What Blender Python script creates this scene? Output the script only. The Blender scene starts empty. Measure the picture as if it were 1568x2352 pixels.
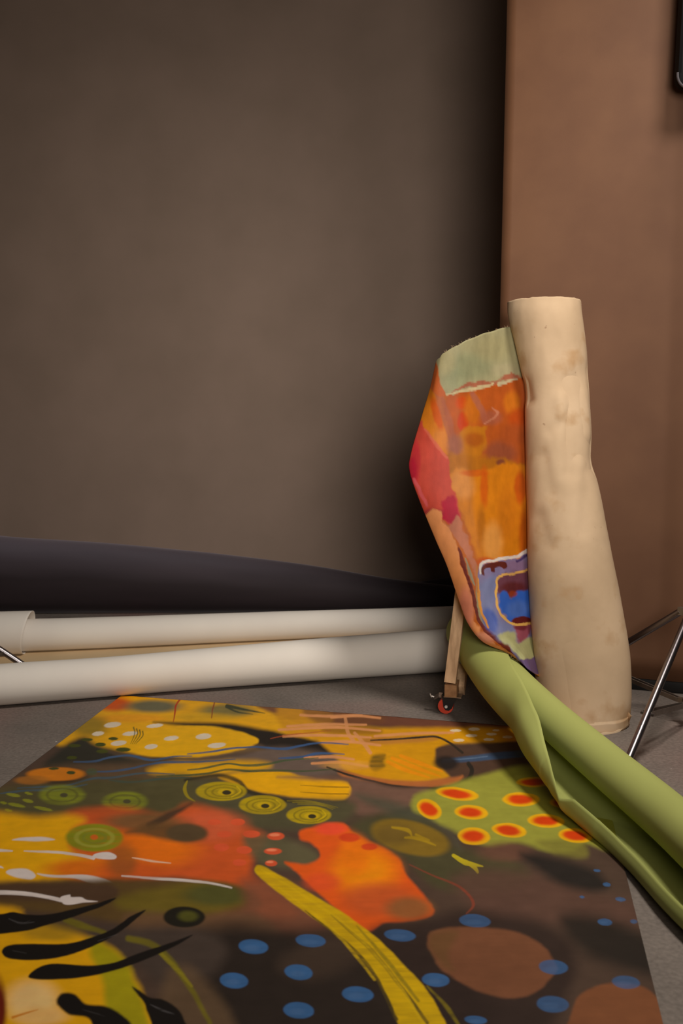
import bpy, bmesh, math, random
import numpy as np
from mathutils import Vector, Matrix
random.seed(4)
SC = bpy.context.scene
COL = SC.collection

# ------------------------------------------------------------------ camera, world, lights, exposure
H = 1.10
F = 2352 * 35 / 36
PITCH = math.atan(252 / F)
CP, SP = math.cos(PITCH), math.sin(PITCH)
cam = bpy.data.cameras.new('camera')
cam.sensor_fit = 'VERTICAL'; cam.sensor_height = 36; cam.sensor_width = 24; cam.lens = 35
cam.clip_start = 0.05; cam.clip_end = 60
cam.dof.use_dof = True; cam.dof.focus_distance = 3.1; cam.dof.aperture_fstop = 4.5
camo = bpy.data.objects.new('camera', cam); COL.objects.link(camo)
camo.location = (0, 0, H); camo.rotation_euler = (math.pi / 2 - PITCH, 0, 0)
SC.camera = camo

w = bpy.data.worlds.new('world'); SC.world = w; w.use_nodes = True
w.node_tree.nodes['Background'].inputs[0].default_value = (1.0, 0.86, 0.74, 1)
w.node_tree.nodes['Background'].inputs[1].default_value = 0.025

def area(name, loc, aim, size, power, color, spread=180):
    l = bpy.data.lights.new(name, 'AREA'); l.shape = 'DISK'; l.size = size; l.energy = power; l.color = color
    l.spread = math.radians(spread)
    o = bpy.data.objects.new(name, l); COL.objects.link(o); o.location = loc
    o.rotation_euler = (Vector(aim) - Vector(loc)).to_track_quat('-Z', 'Y').to_euler()
    return o
area('key_light', (1.30, 2.10, 3.45), (0.15, 2.9, 0.0), 0.7, 45, (1.0, 0.95, 0.88), 130)
area('front_light', (0.50, -0.60, 1.75), (-0.15, 5.7, 1.65), 1.2, 21, (1.0, 0.95, 0.88), 68)

_o = area('added_rim_light', (-1.35, 5.33, 3.4), (-1.35, 5.25, 0.3), 0.4, 4.5, (0.95, 0.93, 1.0), 26)  # unseen lamp, added to put a highlight along the charcoal roll's top
_o.data.shape = 'RECTANGLE'; _o.data.size = 2.2; _o.data.size_y = 0.16

SC.view_settings.view_transform = 'Standard'; SC.view_settings.look = 'None'
SC.view_settings.gamma = 1; SC.view_settings.use_curve_mapping = False
SC.view_settings.exposure = 0.0

# ------------------------------------------------------------------ helpers
def at(x, y, Y):
    """point at distance Y along the room that the photograph shows at (x, y)"""
    a = (x - 784) / F; b = (1176 - y) / F
    t = Y / (CP + b * SP)
    return Vector((a * t, Y, H + t * (-SP + b * CP)))
def ground(x, y):
    a = (x - 784) / F; b = (1176 - y) / F
    t = H / (SP - b * CP)
    return Vector((a * t, t * (CP + b * SP), 0))
def pix(X, Y, Z):
    d = Y * CP - (Z - H) * SP; u = Y * SP + (Z - H) * CP
    return 784 + F * X / d, 1176 - F * u / d

def s2l(c):
    c = c / 255.0
    return c / 12.92 if c <= 0.04045 else ((c + 0.055) / 1.055) ** 2.4
def rgb(r, g, b, k=1.0):
    return (min(s2l(r) * k, 0.95), min(s2l(g) * k, 0.95), min(s2l(b) * k, 0.95), 1)

def wloc(o):
    p = Vector((0, 0, 0))
    while o is not None: p += o.location; o = o.parent
    return p
def link(name, me, mat=None, parent=None):
    o = bpy.data.objects.new(name, me); COL.objects.link(o)
    if mat is not None and me is not None and len(me.materials) == 0: me.materials.append(mat)
    if parent is not None:
        o.parent = parent; me.transform(Matrix.Translation(-wloc(parent)))
    return o
def tag(o, label, cat, group=None):
    o['label'] = label; o['category'] = cat
    if group: o['group'] = group
    return o
def thing(name, label, cat, loc=(0, 0, 0), group=None):
    o = bpy.data.objects.new(name, None); COL.objects.link(o); o.location = loc; o.empty_display_size = 0.1
    return tag(o, label, cat, group)
def mesh_bm(bm, smooth=True, sharp=None):
    bmesh.ops.recalc_face_normals(bm, faces=bm.faces)
    me = bpy.data.meshes.new('m'); bm.to_mesh(me); bm.free()
    if smooth:
        for p in me.polygons: p.use_smooth = True
        if sharp: me.set_sharp_from_angle(angle=math.radians(sharp))
    return me
def grid_mesh(P, closed_v=False, uv=None):
    """P: array (n, m, 3) -> smooth quad mesh"""
    n, m, _ = P.shape
    me = bpy.data.meshes.new('m')
    mm = m if closed_v else m - 1
    i = np.arange(n - 1)[:, None]; j = np.arange(mm)[None, :]
    j2 = (j + 1) % m
    q = np.stack([i * m + j, i * m + j2, (i + 1) * m + j2, (i + 1) * m + j], -1).reshape(-1, 4)
    me.vertices.add(n * m); me.vertices.foreach_set('co', P.reshape(-1).astype(np.float32))
    nf = len(q)
    me.loops.add(nf * 4); me.loops.foreach_set('vertex_index', q.reshape(-1).astype(np.int32))
    me.polygons.add(nf); me.polygons.foreach_set('loop_start', (np.arange(nf) * 4).astype(np.int32))
    me.polygons.foreach_set('use_smooth', np.ones(nf, dtype=bool))
    me.update(calc_edges=True)
    return me
def solid(o, t, offset=0.0, mat_off=0):
    md = o.modifiers.new('thickness', 'SOLIDIFY'); md.thickness = t; md.offset = offset
    md.material_offset = mat_off
    return o
def box_bm(bm, c, s, rot=None):
    r = bmesh.ops.create_cube(bm, size=1.0)
    for v in r['verts']:
        p = Vector((v.co.x * s[0], v.co.y * s[1], v.co.z * s[2]))
        if rot is not None: p = rot @ p
        v.co = p + Vector(c)
    return r['verts']
def tube_bm(bm, a, b, r, r2=None, seg=20, cap=True):
    a = Vector(a); b = Vector(b); d = b - a
    q = d.to_track_quat('Z', 'Y').to_matrix()
    res = bmesh.ops.create_cone(bm, cap_ends=cap, segments=seg, radius1=r, radius2=r if r2 is None else r2, depth=d.length)
    for v in res['verts']: v.co = q @ v.co + (a + b) / 2
    return res['verts']
def bevel_all(bm, w, seg=2):
    bmesh.ops.bevel(bm, geom=list(bm.edges), offset=w, segments=seg, affect='EDGES', profile=0.6)
def interp(keys, xs):
    """Catmull-Rom through keys [(x, v0, v1 ...)] at xs"""
    K = np.array(keys, float); x = K[:, 0]; V = K[:, 1:]
    xs = np.clip(np.asarray(xs, float), x.min(), x.max())
    o = np.argsort(x); x = x[o]; V = V[o]
    m = np.zeros_like(V)
    m[1:-1] = (V[2:] - V[:-2]) / (x[2:] - x[:-2])[:, None]
    m[0] = (V[1] - V[0]) / (x[1] - x[0]); m[-1] = (V[-1] - V[-2]) / (x[-1] - x[-2])
    k = np.clip(np.searchsorted(x, xs) - 1, 0, len(x) - 2)
    h = x[k + 1] - x[k]; t = (xs - x[k]) / h
    t = t[:, None]; h = h[:, None]
    return ((2*t**3 - 3*t**2 + 1) * V[k] + (t**3 - 2*t**2 + t) * h * m[k] + (-2*t**3 + 3*t**2) * V[k+1] + (t**3 - t**2) * h * m[k+1])
_lat = np.random.RandomState(7).rand(256, 256)
def vnoise(x, y):
    xi = np.floor(x).astype(int); yi = np.floor(y).astype(int)
    fx = x - xi; fy = y - yi
    fx = fx * fx * (3 - 2 * fx); fy = fy * fy * (3 - 2 * fy)
    a = _lat[xi & 255, yi & 255]; b = _lat[(xi + 1) & 255, yi & 255]
    c = _lat[xi & 255, (yi + 1) & 255]; d = _lat[(xi + 1) & 255, (yi + 1) & 255]
    return (a * (1 - fx) + b * fx) * (1 - fy) + (c * (1 - fx) + d * fx) * fy
def fbm(x, y, o=4):
    s = 0; a = 0.5
    for k in range(o):
        s = s + a * vnoise(x * 2**k + 17.3 * k, y * 2**k + 5.1 * k); a *= 0.5
    return s / 0.9375

# ------------------------------------------------------------------ materials
def nodes(name):
    m = bpy.data.materials.new(name); m.use_nodes = True
    return m, m.node_tree, m.node_tree.nodes['Principled BSDF']
def mat(name, c1, c2=None, scale=6, rough=0.6, metal=0.0, bump=0.0, bscale=200, spec=0.5, stretch=(1, 1, 1), detail=4, lo=0.35, hi=0.65):
    m, nt, b = nodes(name)
    b.inputs['Roughness'].default_value = rough; b.inputs['Metallic'].default_value = metal
    b.inputs['Specular IOR Level'].default_value = spec
    tc = nt.nodes.new('ShaderNodeTexCoord'); mp = nt.nodes.new('ShaderNodeMapping'); mp.inputs['Scale'].default_value = stretch
    nt.links.new(tc.outputs['Object'], mp.inputs[0])
    n = nt.nodes.new('ShaderNodeTexNoise'); n.inputs['Scale'].default_value = scale; n.inputs['Detail'].default_value = detail
    nt.links.new(mp.outputs[0], n.inputs['Vector'])
    r = nt.nodes.new('ShaderNodeValToRGB'); r.color_ramp.elements[0].position = lo; r.color_ramp.elements[1].position = hi
    r.color_ramp.elements[0].color = c1; r.color_ramp.elements[1].color = c2 or c1
    nt.links.new(n.outputs[0], r.inputs[0]); nt.links.new(r.outputs[0], b.inputs['Base Color'])
    if bump:
        n2 = nt.nodes.new('ShaderNodeTexNoise'); n2.inputs['Scale'].default_value = bscale; n2.inputs['Detail'].default_value = 3
        nt.links.new(mp.outputs[0], n2.inputs['Vector'])
        bp = nt.nodes.new('ShaderNodeBump'); bp.inputs['Strength'].default_value = bump; bp.inputs['Distance'].default_value = 0.002
        nt.links.new(n2.outputs[0], bp.inputs['Height']); nt.links.new(bp.outputs[0], b.inputs['Normal'])
    return m
def paint_mat(name, rough, bump, ws):
    """colours live on the cloth's own vertices; weave and brush marks come from nodes"""
    m, nt, b = nodes(name)
    b.inputs['Roughness'].default_value = rough; b.inputs['Specular IOR Level'].default_value = 0.15
    a = nt.nodes.new('ShaderNodeAttribute'); a.attribute_name = 'paint'
    tc = nt.nodes.new('ShaderNodeTexCoord')
    n = nt.nodes.new('ShaderNodeTexNoise'); n.inputs['Scale'].default_value = ws; n.inputs['Detail'].default_value = 5
    nt.links.new(tc.outputs['Object'], n.inputs['Vector'])
    mr = nt.nodes.new('ShaderNodeMapRange'); mr.inputs[3].default_value = 0.84; mr.inputs[4].default_value = 1.16
    nt.links.new(n.outputs[0], mr.inputs[0])
    mx = nt.nodes.new('ShaderNodeVectorMath'); mx.operation = 'SCALE'
    nt.links.new(a.outputs['Color'], mx.inputs[0]); nt.links.new(mr.outputs[0], mx.inputs['Scale'])
    nt.links.new(mx.outputs[0], b.inputs['Base Color'])
    n2 = nt.nodes.new('ShaderNodeTexNoise'); n2.inputs['Scale'].default_value = 320; n2.inputs['Detail'].default_value = 3
    nt.links.new(tc.outputs['Object'], n2.inputs['Vector'])
    bp = nt.nodes.new('ShaderNodeBump'); bp.inputs['Strength'].default_value = bump; bp.inputs['Distance'].default_value = 0.002
    nt.links.new(n2.outputs[0], bp.inputs['Height']); nt.links.new(bp.outputs[0], b.inputs['Normal'])
    return m

K = 1.55     # reflectance of a surface relative to how bright the photograph shows it
def concrete():
    m, nt, b = nodes('concrete')
    b.inputs['Roughness'].default_value = 0.75; b.inputs['Specular IOR Level'].default_value = 0.3
    tc = nt.nodes.new('ShaderNodeTexCoord')
    def noise(s, d=6):
        n = nt.nodes.new('ShaderNodeTexNoise'); n.inputs['Scale'].default_value = s; n.inputs['Detail'].default_value = d
        nt.links.new(tc.outputs['Object'], n.inputs['Vector']); return n
    def ramp(src, stops):
        r = nt.nodes.new('ShaderNodeValToRGB')
        r.color_ramp.elements[0].position, r.color_ramp.elements[0].color = stops[0]
        r.color_ramp.elements[1].position, r.color_ramp.elements[1].color = stops[-1]
        for p, c in stops[1:-1]:
            e = r.color_ramp.elements.new(p); e.color = c
        nt.links.new(src, r.inputs[0]); return r
    base = ramp(noise(2.2, 8).outputs[0], [(0.3, rgb(84, 76, 70, K)), (0.5, rgb(97, 88, 81, K)), (0.7, rgb(110, 100, 92, K))])
    pink = ramp(noise(1.1, 2).outputs[0], [(0.52, (0, 0, 0, 1)), (0.72, (1, 1, 1, 1))])
    mx = nt.nodes.new('ShaderNodeMix'); mx.data_type = 'RGBA'; mx.inputs['B'].default_value = rgb(106, 80, 74, K)
    nt.links.new(pink.outputs[0], mx.inputs['Factor']); nt.links.new(base.outputs[0], mx.inputs['A'])
    fine = ramp(noise(90, 4).outputs[0], [(0.3, (0.80, 0.80, 0.80, 1)), (0.7, (1.2, 1.2, 1.2, 1))])
    mu = nt.nodes.new('ShaderNodeMix'); mu.data_type = 'RGBA'; mu.blend_type = 'MULTIPLY'; mu.inputs['Factor'].default_value = 1
    nt.links.new(mx.outputs['Result'], mu.inputs['A']); nt.links.new(fine.outputs[0], mu.inputs['B'])
    vo = nt.nodes.new('ShaderNodeTexVoronoi'); vo.inputs['Scale'].default_value = 11
    nt.links.new(tc.outputs['Object'], vo.inputs['Vector'])
    sp = ramp(vo.outputs['Distance'], [(0.035, (1, 1, 1, 1)), (0.055, (0, 0, 0, 1))])
    gate = ramp(noise(5, 1).outputs[0], [(0.60, (0, 0, 0, 1)), (0.63, (1, 1, 1, 1))])
    mg = nt.nodes.new('ShaderNodeMath'); mg.operation = 'MULTIPLY'
    nt.links.new(sp.outputs[0], mg.inputs[0]); nt.links.new(gate.outputs[0], mg.inputs[1])
    mw = nt.nodes.new('ShaderNodeMix'); mw.data_type = 'RGBA'; mw.inputs['B'].default_value = rgb(160, 152, 145, K)
    nt.links.new(mg.outputs[0], mw.inputs['Factor']); nt.links.new(mu.outputs['Result'], mw.inputs['A'])
    nt.links.new(mw.outputs['Result'], b.inputs['Base Color'])
    bp = nt.nodes.new('ShaderNodeBump'); bp.inputs['Strength'].default_value = 0.25; bp.inputs['Distance'].default_value = 0.003
    nt.links.new(noise(60, 5).outputs[0], bp.inputs['Height']); nt.links.new(bp.outputs[0], b.inputs['Normal'])
    return m

M = {}
M['floor'] = concrete()
M['wall'] = mat('plaster', rgb(52, 46, 42), rgb(58, 52, 48), 3, 0.9)
M['grey_paper'] = mat('grey_seamless_paper', rgb(108, 91, 79, K), rgb(114, 96, 84, K), 2.5, 0.8, bump=0.05, bscale=160, spec=0.25)
M['dark_paper'] = mat('charcoal_paper', rgb(46, 38, 40), rgb(52, 43, 45), 3, 0.7, spec=0.15, stretch=(0.3, 3, 3))
_b = M['dark_paper'].node_tree.nodes['Principled BSDF']
_b.inputs['Sheen Weight'].default_value = 0.3; _b.inputs['Sheen Roughness'].default_value = 0.35; _b.inputs['Sheen Tint'].default_value = (0.75, 0.68, 0.72, 1)
M['brown_paper'] = mat('brown_kraft_paper', rgb(118, 78, 52, K * 0.5), rgb(126, 85, 57, K * 0.5), 5, 0.65, bump=0.05, bscale=220, spec=0.35)
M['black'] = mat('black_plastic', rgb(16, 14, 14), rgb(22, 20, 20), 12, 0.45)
M['white_paper'] = mat('cream_paper', rgb(186, 178, 169, K), rgb(192, 184, 174, K), 3, 0.7, bump=0.04, bscale=150, spec=0.25)
M['cream_inside'] = mat('cream_paper_inside', rgb(170, 146, 112, K), rgb(180, 156, 122, K), 3, 0.7, spec=0.2)
M['green_paper'] = mat('lime_green_paper', rgb(140, 143, 78, K*.86), rgb(146, 149, 83, K*.86), 3, 0.75, bump=0.06, bscale=260, spec=0.2)
M['green_inside'] = mat('lime_green_paper_inside', rgb(132, 146, 84, K*.9), rgb(136, 151, 90, K*.9), 3, 0.75, spec=0.2)
M['canvas_edge'] = mat('raw_canvas_edge', rgb(120, 92, 66, K), rgb(150, 120, 90, K), 60, 0.9)
M['canvas_back'] = mat('raw_canvas_back', rgb(160, 132, 102, K), rgb(170, 142, 110, K), 8, 0.85, bump=0.15, bscale=400)
M['chrome'] = mat('chrome_tube', rgb(132, 124, 126), rgb(140, 132, 132), 4, 0.3, 1.0)
M['steel'] = mat('dull_steel', rgb(150, 140, 130), rgb(165, 155, 146), 30, 0.45, 1.0)
M['wood'] = mat('raw_pine', rgb(138, 110, 82, K*1.15), rgb(172, 142, 110, K*1.15), 9, 0.75, bump=0.2, bscale=60, stretch=(7, 7, 0.7), detail=6, lo=0.3, hi=0.7)
M['end_grain'] = mat('pine_end_grain', rgb(116, 82, 52, K), rgb(136, 100, 66, K), 40, 0.8, bump=0.2, bscale=120)
M['orange'] = mat('orange_polyurethane', rgb(205, 55, 20), rgb(215, 62, 24), 10, 0.4)
M['matt_black'] = mat('matt_black_case', rgb(10, 9, 9), rgb(13, 12, 12), 12, 0.75, spec=0.2)
M['rubber'] = mat('black_rubber', rgb(24, 22, 21), rgb(30, 28, 27), 20, 0.7)
M['grey_rim'] = mat('grey_rubber_rim', rgb(84, 78, 80), rgb(92, 86, 88), 20, 0.5)
M['pin'] = mat('white_pin', rgb(215, 205, 195), rgb(225, 215, 205), 10, 0.4)

# ------------------------------------------------------------------ paint: layers of brush work laid on a cloth's own coordinates
def cr(pts, closed=False, per=8):
    P = np.array(pts, float); n = len(P)
    if n == 2 and not closed:
        return P
    out = []
    rng = range(n if closed else n - 1)
    for i in rng:
        p0 = P[(i - 1) % n] if (closed or i > 0) else P[0]
        p1 = P[i]; p2 = P[(i + 1) % n]
        p3 = P[(i + 2) % n] if (closed or i + 2 < n) else P[-1]
        for k in range(per):
            t = k / per
            out.append(0.5 * (2*p1 + (p2 - p0)*t + (2*p0 - 5*p1 + 4*p2 - p3)*t*t + (3*p1 - p0 - 3*p2 + p3)*t**3))
    if not closed: out.append(P[-1])
    return np.array(out)
class Paint:
    def __init__(self, x, y, base, gain):
        self.x = x; self.y = y; self.g = gain; self.ws = 1.0
        self.c = np.empty((len(x), 3)); self.c[:] = self.col(base)
        self.wx = (fbm(x / 42, y / 26, 4) - 0.5); self.wy = (fbm(x / 42 + 91, y / 26 + 33, 4) - 0.5)
        self.br = fbm(x / 60 + 7, y / 5.0, 3)
        self.cl = fbm(x / 90 + 3, y / 45 + 8, 4)
    def col(self, c):
        return np.array([min(s2l(v) * self.g, 0.92) for v in c])
    def put(self, idx, a, c, streak=0.0):
        col = self.col(c)
        if streak: a = a * np.clip(1 - streak + streak * 2.0 * (self.br[idx] - 0.15), 0, 1)
        a = np.clip(a, 0, 1)[:, None]
        self.c[idx] = self.c[idx] * (1 - a) + col * a
    def box(self, x0, y0, x1, y1):
        return np.nonzero((self.x > x0) & (self.x < x1) & (self.y > y0) & (self.y < y1))[0]
    def wob(self, idx, w):
        w = w * self.ws; return self.x[idx] + self.wx[idx] * w, self.y[idx] + self.wy[idx] * w * (0.5 if self.ws == 1 else 1.0)
    def P(self, pts, c, f=4, a=1.0, w=10, s=0.0, smooth=True):
        V = cr(pts, True, 6) if smooth else np.array(pts, float)
        m = f * 2.2 + w
        idx = self.box(V[:, 0].min() - m, V[:, 1].min() - m, V[:, 0].max() + m, V[:, 1].max() + m)
        if len(idx) == 0: return
        px, py = self.wob(idx, w)
        d = np.full(len(idx), 1e9); ins = np.zeros(len(idx), bool)
        n = len(V)
        for i in range(n):
            ax, ay = V[i]; bx, by = V[(i + 1) % n]
            ex, ey = bx - ax, by - ay; L = ex * ex + ey * ey + 1e-9
            t = np.clip(((px - ax) * ex + (py - ay) * ey) / L, 0, 1)
            d = np.minimum(d, (px - ax - t * ex)**2 + (py - ay - t * ey)**2)
            cnd = ((ay > py) != (by > py))
            if ey != 0: ins ^= cnd & (px < ex * (py - ay) / ey + ax)
        sd = np.sqrt(d) * np.where(ins, 1, -1)
        t = np.clip(sd / (2 * f) + 0.5, 0, 1); t = t * t * (3 - 2 * t)
        self.put(idx, t * a, c, s)
    def E(self, x, y, rx, ry, c, f=0.18, a=1.0, rot=0, w=3, s=0.0, ring=None):
        R = max(rx, ry) * (1 + f) + w
        idx = self.box(x - R, y - R, x + R, y + R)
        if len(idx) == 0: return
        px, py = self.wob(idx, w)
        cs, sn = math.cos(math.radians(rot)), math.sin(math.radians(rot))
        dx = (px - x) * cs + (py - y) * sn; dy = -(px - x) * sn + (py - y) * cs
        r = np.sqrt((dx / rx)**2 + (dy / ry)**2)
        if ring is None:
            t = np.clip((1 + f * 0.5 - r) / f, 0, 1)
        else:
            t = np.clip(1.3 - np.abs(r - 1) / ring, 0, 1)
        t = t * t * (3 - 2 * t)
        self.put(idx, t * a, c, s)
    def S(self, pts, wid, c, f=1.5, a=1.0, w=4, s=0.15, asp=0.62):
        """a brush stroke; wid = (start, ..., end) full widths; asp squashes it across the far floor"""
        V = cr(pts, False, 8); n = len(V)
        W = np.interp(np.linspace(0, 1, n), np.linspace(0, 1, len(wid)), wid) / 2
        m = max(W) / asp + f * 2 + w
        idx = self.box(V[:, 0].min() - m, V[:, 1].min() - m, V[:, 0].max() + m, V[:, 1].max() + m)
        if len(idx) == 0: return
        px, py = self.wob(idx, w)
        best = np.full(len(idx), -1e9)
        for i in range(n - 1):
            ax, ay = V[i]; bx, by = V[i + 1]; ex, ey = bx - ax, by - ay; L = ex * ex + ey * ey + 1e-9
            t = np.clip(((px - ax) * ex + (py - ay) * ey) / L, 0, 1)
            d = np.sqrt((px - ax - t * ex)**2 + (py - ay - t * ey)**2)
            best = np.maximum(best, W[i] + (W[i + 1] - W[i]) * t - d)
        t = np.clip(best / f + 0.5, 0, 1)
        self.put(idx, t * a, c, s)

YEL = (194, 143, 10)
def paint_floor_cloth(x, y):
    p = Paint(x, y, (72, 56, 46), KP)
    P, E, S = p.P, p.E, p.S
    # --- far band
    P([(120, 1590), (650, 1590), (760, 1640), (700, 1720), (560, 1735), (440, 1747), (330, 1742), (200, 1722), (120, 1706)], YEL, 8)
    P([(640, 1612), (1420, 1672), (1420, 1692), (1180, 1686), (1000, 1680), (860, 1672), (760, 1668), (650, 1652)], (98, 60, 44), 6, 0.95)
    E(262, 1622, 40, 16, (176, 78, 26), 0.9); E(352, 1627, 62, 14, (92, 88, 66), 0.9); E(300, 1655, 80, 9, (196, 128, 20), 0.9, 0.6)
    E(205, 1672, 42, 24, (104, 92, 30), 1.0, 0.75); E(520, 1637, 62, 15, (100, 94, 56), 0.9, 0.9); E(470, 1652, 70, 10, (178, 138, 20), 0.9, 0.7)
    S([(522, 1626), (560, 1634), (608, 1643)], (9, 5, 1), (48, 52, 34), 2); S([(520, 1628), (545, 1640), (580, 1645)], (6, 1), (50, 54, 36), 2)
    S([(413, 1611), (404, 1625), (401, 1648), (398, 1664)], (4, 4, 1), (150, 45, 18), 1.5, w=2); S([(492, 1618), (487, 1642), (485, 1654)], (3, 2), (120, 50, 30), 1.5)
    # shadow-toned sweep behind the yellow fish shape
    P([(352, 1664), (430, 1664), (500, 1666), (560, 1672), (640, 1688), (712, 1704), (770, 1722), (800, 1738), (760, 1752), (640, 1740), (588, 1724), (560, 1692), (470, 1677)], (32, 26, 21), 6)
    P([(400, 1760), (600, 1724), (700, 1728), (790, 1748), (800, 1775), (720, 1792), (600, 1795), (520, 1784), (380, 1782)], (94, 79, 70), 12)
    P([(90, 1775), (180, 1700), (235, 1722), (330, 1744), (440, 1752), (420, 1764), (250, 1766), (150, 1772)], (44, 42, 34), 9)
    P([(-60, 1850), (90, 1770), (260, 1760), (420, 1756), (470, 1775), (420, 1800), (260, 1800), (100, 1822)], (84, 66, 48), 12)
    P([(240, 1730), (330, 1745), (440, 1748), (520, 1737), (595, 1714), (600, 1730), (520, 1746), (430, 1753), (310, 1752)], (80, 64, 50), 5, 0.8)
    P([(470, 1672), (540, 1682), (585, 1697), (594, 1709), (580, 1719), (520, 1735), (440, 1745), (360, 1744), (300, 1733), (270, 1715), (300, 1690), (380, 1676)], (196, 148, 8), 3)
    for a in [(258, 1670, 19, 6), (355, 1672, 19, 4.5), (225, 1690, 14, 5), (298, 1690, 17, 5), (272, 1713, 18, 6), (393, 1701, 17, 5.5), (347, 1721, 15, 5.5), (468, 1697, 18, 6.5), (498, 1717, 21, 6)]:
        E(*a, (186, 172, 152), 0.25, rot=-6, w=5)
    for a in [(200, 1704, 13, 3.6), (260, 1702, 11, 3.8), (231, 1716, 12, 4.6), (283, 1728, 17, 5), (235, 1732, 14, 4.5), (172, 1718, 14, 4), (165, 1746, 12, 4)]:
        E(*a, (62, 66, 20), 0.35)
    for k in range(4): S([(306 + 7 * k, 1676 + 3 * k), (309 + 6 * k, 1690 + 2 * k), (300 + 4 * k, 1714)], (3, 2, 1), (74, 70, 30), 1.2, w=2)
    # right part of the far band
    P([(690, 1664), (760, 1668), (880, 1676), (1000, 1676), (1180, 1676), (1340, 1690), (1340, 1712), (1200, 1712), (1060, 1714), (1015, 1722), (1000, 1752), (1030, 1790), (980, 1806), (880, 1800), (800, 1780), (770, 1745), (740, 1715), (700, 1690)], (180, 128, 15), 7)
    P([(640, 1626), (760, 1645), (740, 1690), (660, 1690)], (176, 124, 18), 8, 0.85)
    P([(700, 1630), (860, 1645), (870, 1665), (740, 1668)], (104, 66, 38), 8, 0.7); P([(745, 1676), (860, 1676), (865, 1692), (760, 1692)], (122, 82, 26), 8, 0.75)
    P([(840, 1700), (990, 1698), (985, 1708), (850, 1716)], (150, 98, 50), 5, 0.7)
    for q in [[(640, 1682), (760, 1676), (872, 1684)], [(650, 1697), (740, 1695), (850, 1700)], [(760, 1653), (820, 1649), (872, 1654)], [(660, 1673), (740, 1669), (840, 1670)], [(690, 1647), (760, 1650), (830, 1646)],
              [(700, 1746), (760, 1744), (812, 1750)], [(716, 1759), (780, 1757), (845, 1766)], [(740, 1712), (800, 1710), (872, 1718)], [(860, 1697), (950, 1690), (1040, 1688)]]:
        S(q, (6, 7, 5), (186, 128, 84), 2, 0.9)
    for q in [[(792, 1652), (800, 1690), (812, 1708)], [(815, 1690), (835, 1715), (850, 1735)]]: S(q, (7, 9, 8), (182, 126, 82), 2, 0.85)
    E(800, 1764, 60, 10, (186, 134, 60), 0.8, 0.6)
    S([(620, 1702), (660, 1694), (700, 1690), (760, 1684)], (2, 3, 1), (150, 70, 40), 1.5, 0.8)
    for a in [(1046, 1683, 13, 3.4), (1088, 1680, 13, 3.6), (1082, 1695, 13, 3.6), (1053, 1706, 13, 3.4), (1128, 1691, 12, 3.2), (1122, 1704, 12, 3.4), (1138, 1682, 8, 2.4), (1165, 1698, 12, 3.2)]:
        E(*a, (190, 170, 140), 0.3)
    # instrument shape with a brown neck
    P([(1004, 1722), (1090, 1716), (1240, 1706), (1400, 1712), (1400, 1764), (1240, 1768), (1110, 1790), (1060, 1796), (1030, 1785), (1008, 1752)], (72, 53, 42), 5)
    P([(780, 1775), (870, 1795), (960, 1800), (1040, 1792), (1062, 1788), (1040, 1808), (960, 1815), (860, 1804), (790, 1792)], (154, 92, 48), 5)
    S([(1018, 1755), (1080, 1749), (1150, 1742), (1240, 1734), (1320, 1730)], (9, 15, 17, 14), (56, 72, 94), 4); S([(1020, 1752), (1060, 1750), (1120, 1744)], (3, 3, 2), (88, 104, 124), 2, 0.8)
    E(1024, 1759, 28, 16, (36, 31, 29), 0.7, 0.95)
    for q in [[(900, 1747), (950, 1768), (1010, 1790)], [(920, 1742), (970, 1762), (1015, 1778)], [(890, 1756), (930, 1775), (985, 1792)]]: S(q, (8, 10, 3), (196, 124, 12), 3)
    P([(855, 1742), (882, 1738), (880, 1755), (884, 1768), (862, 1776), (850, 1764)], (92, 72, 24), 5, 0.9, s=0.5)
    S([(850, 1707), (915, 1703), (975, 1698), (1003, 1698), (1032, 1712), (1062, 1735)], (3, 5, 5, 6), (44, 38, 31), 2)
    S([(1076, 1760), (1084, 1775), (1074, 1796), (1040, 1812), (985, 1817), (910, 1812), (850, 1800), (800, 1786), (750, 1768)], (9, 10, 7, 5, 5, 6, 4), (40, 36, 31), 2.5)
    # near side of the far band: second yellow hand
    P([(340, 1775), (400, 1757), (470, 1757), (540, 1752), (620, 1760), (600, 1776), (520, 1785), (430, 1792), (360, 1786)], (188, 140, 14), 10)
    P([(500, 1790), (560, 1782), (640, 1776), (690, 1788), (750, 1797), (797, 1802), (800, 1842), (740, 1843), (660, 1836), (600, 1828), (555, 1818), (520, 1804)], YEL, 4)
    for yy in (1813, 1829): S([(690, yy - 3), (740, yy), (799, yy + 2)], (1, 3, 3), (120, 84, 14), 1.5, 0.8)
    P([(640, 1790), (800, 1792), (900, 1815), (990, 1818), (950, 1855), (880, 1880), (800, 1870), (800, 1806), (720, 1798)], (104, 77, 64), 8, 0.9)
    P([(500, 1795), (560, 1822), (640, 1842), (800, 1846), (810, 1880), (740, 1910), (650, 1915), (520, 1905), (430, 1860), (430, 1805)], (74, 69, 48), 14)
    P([(-60, 1830), (150, 1800), (330, 1795), (430, 1790), (450, 1840), (400, 1880), (250, 1882), (100, 1880), (-60, 1895)], (76, 70, 44), 14)
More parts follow.
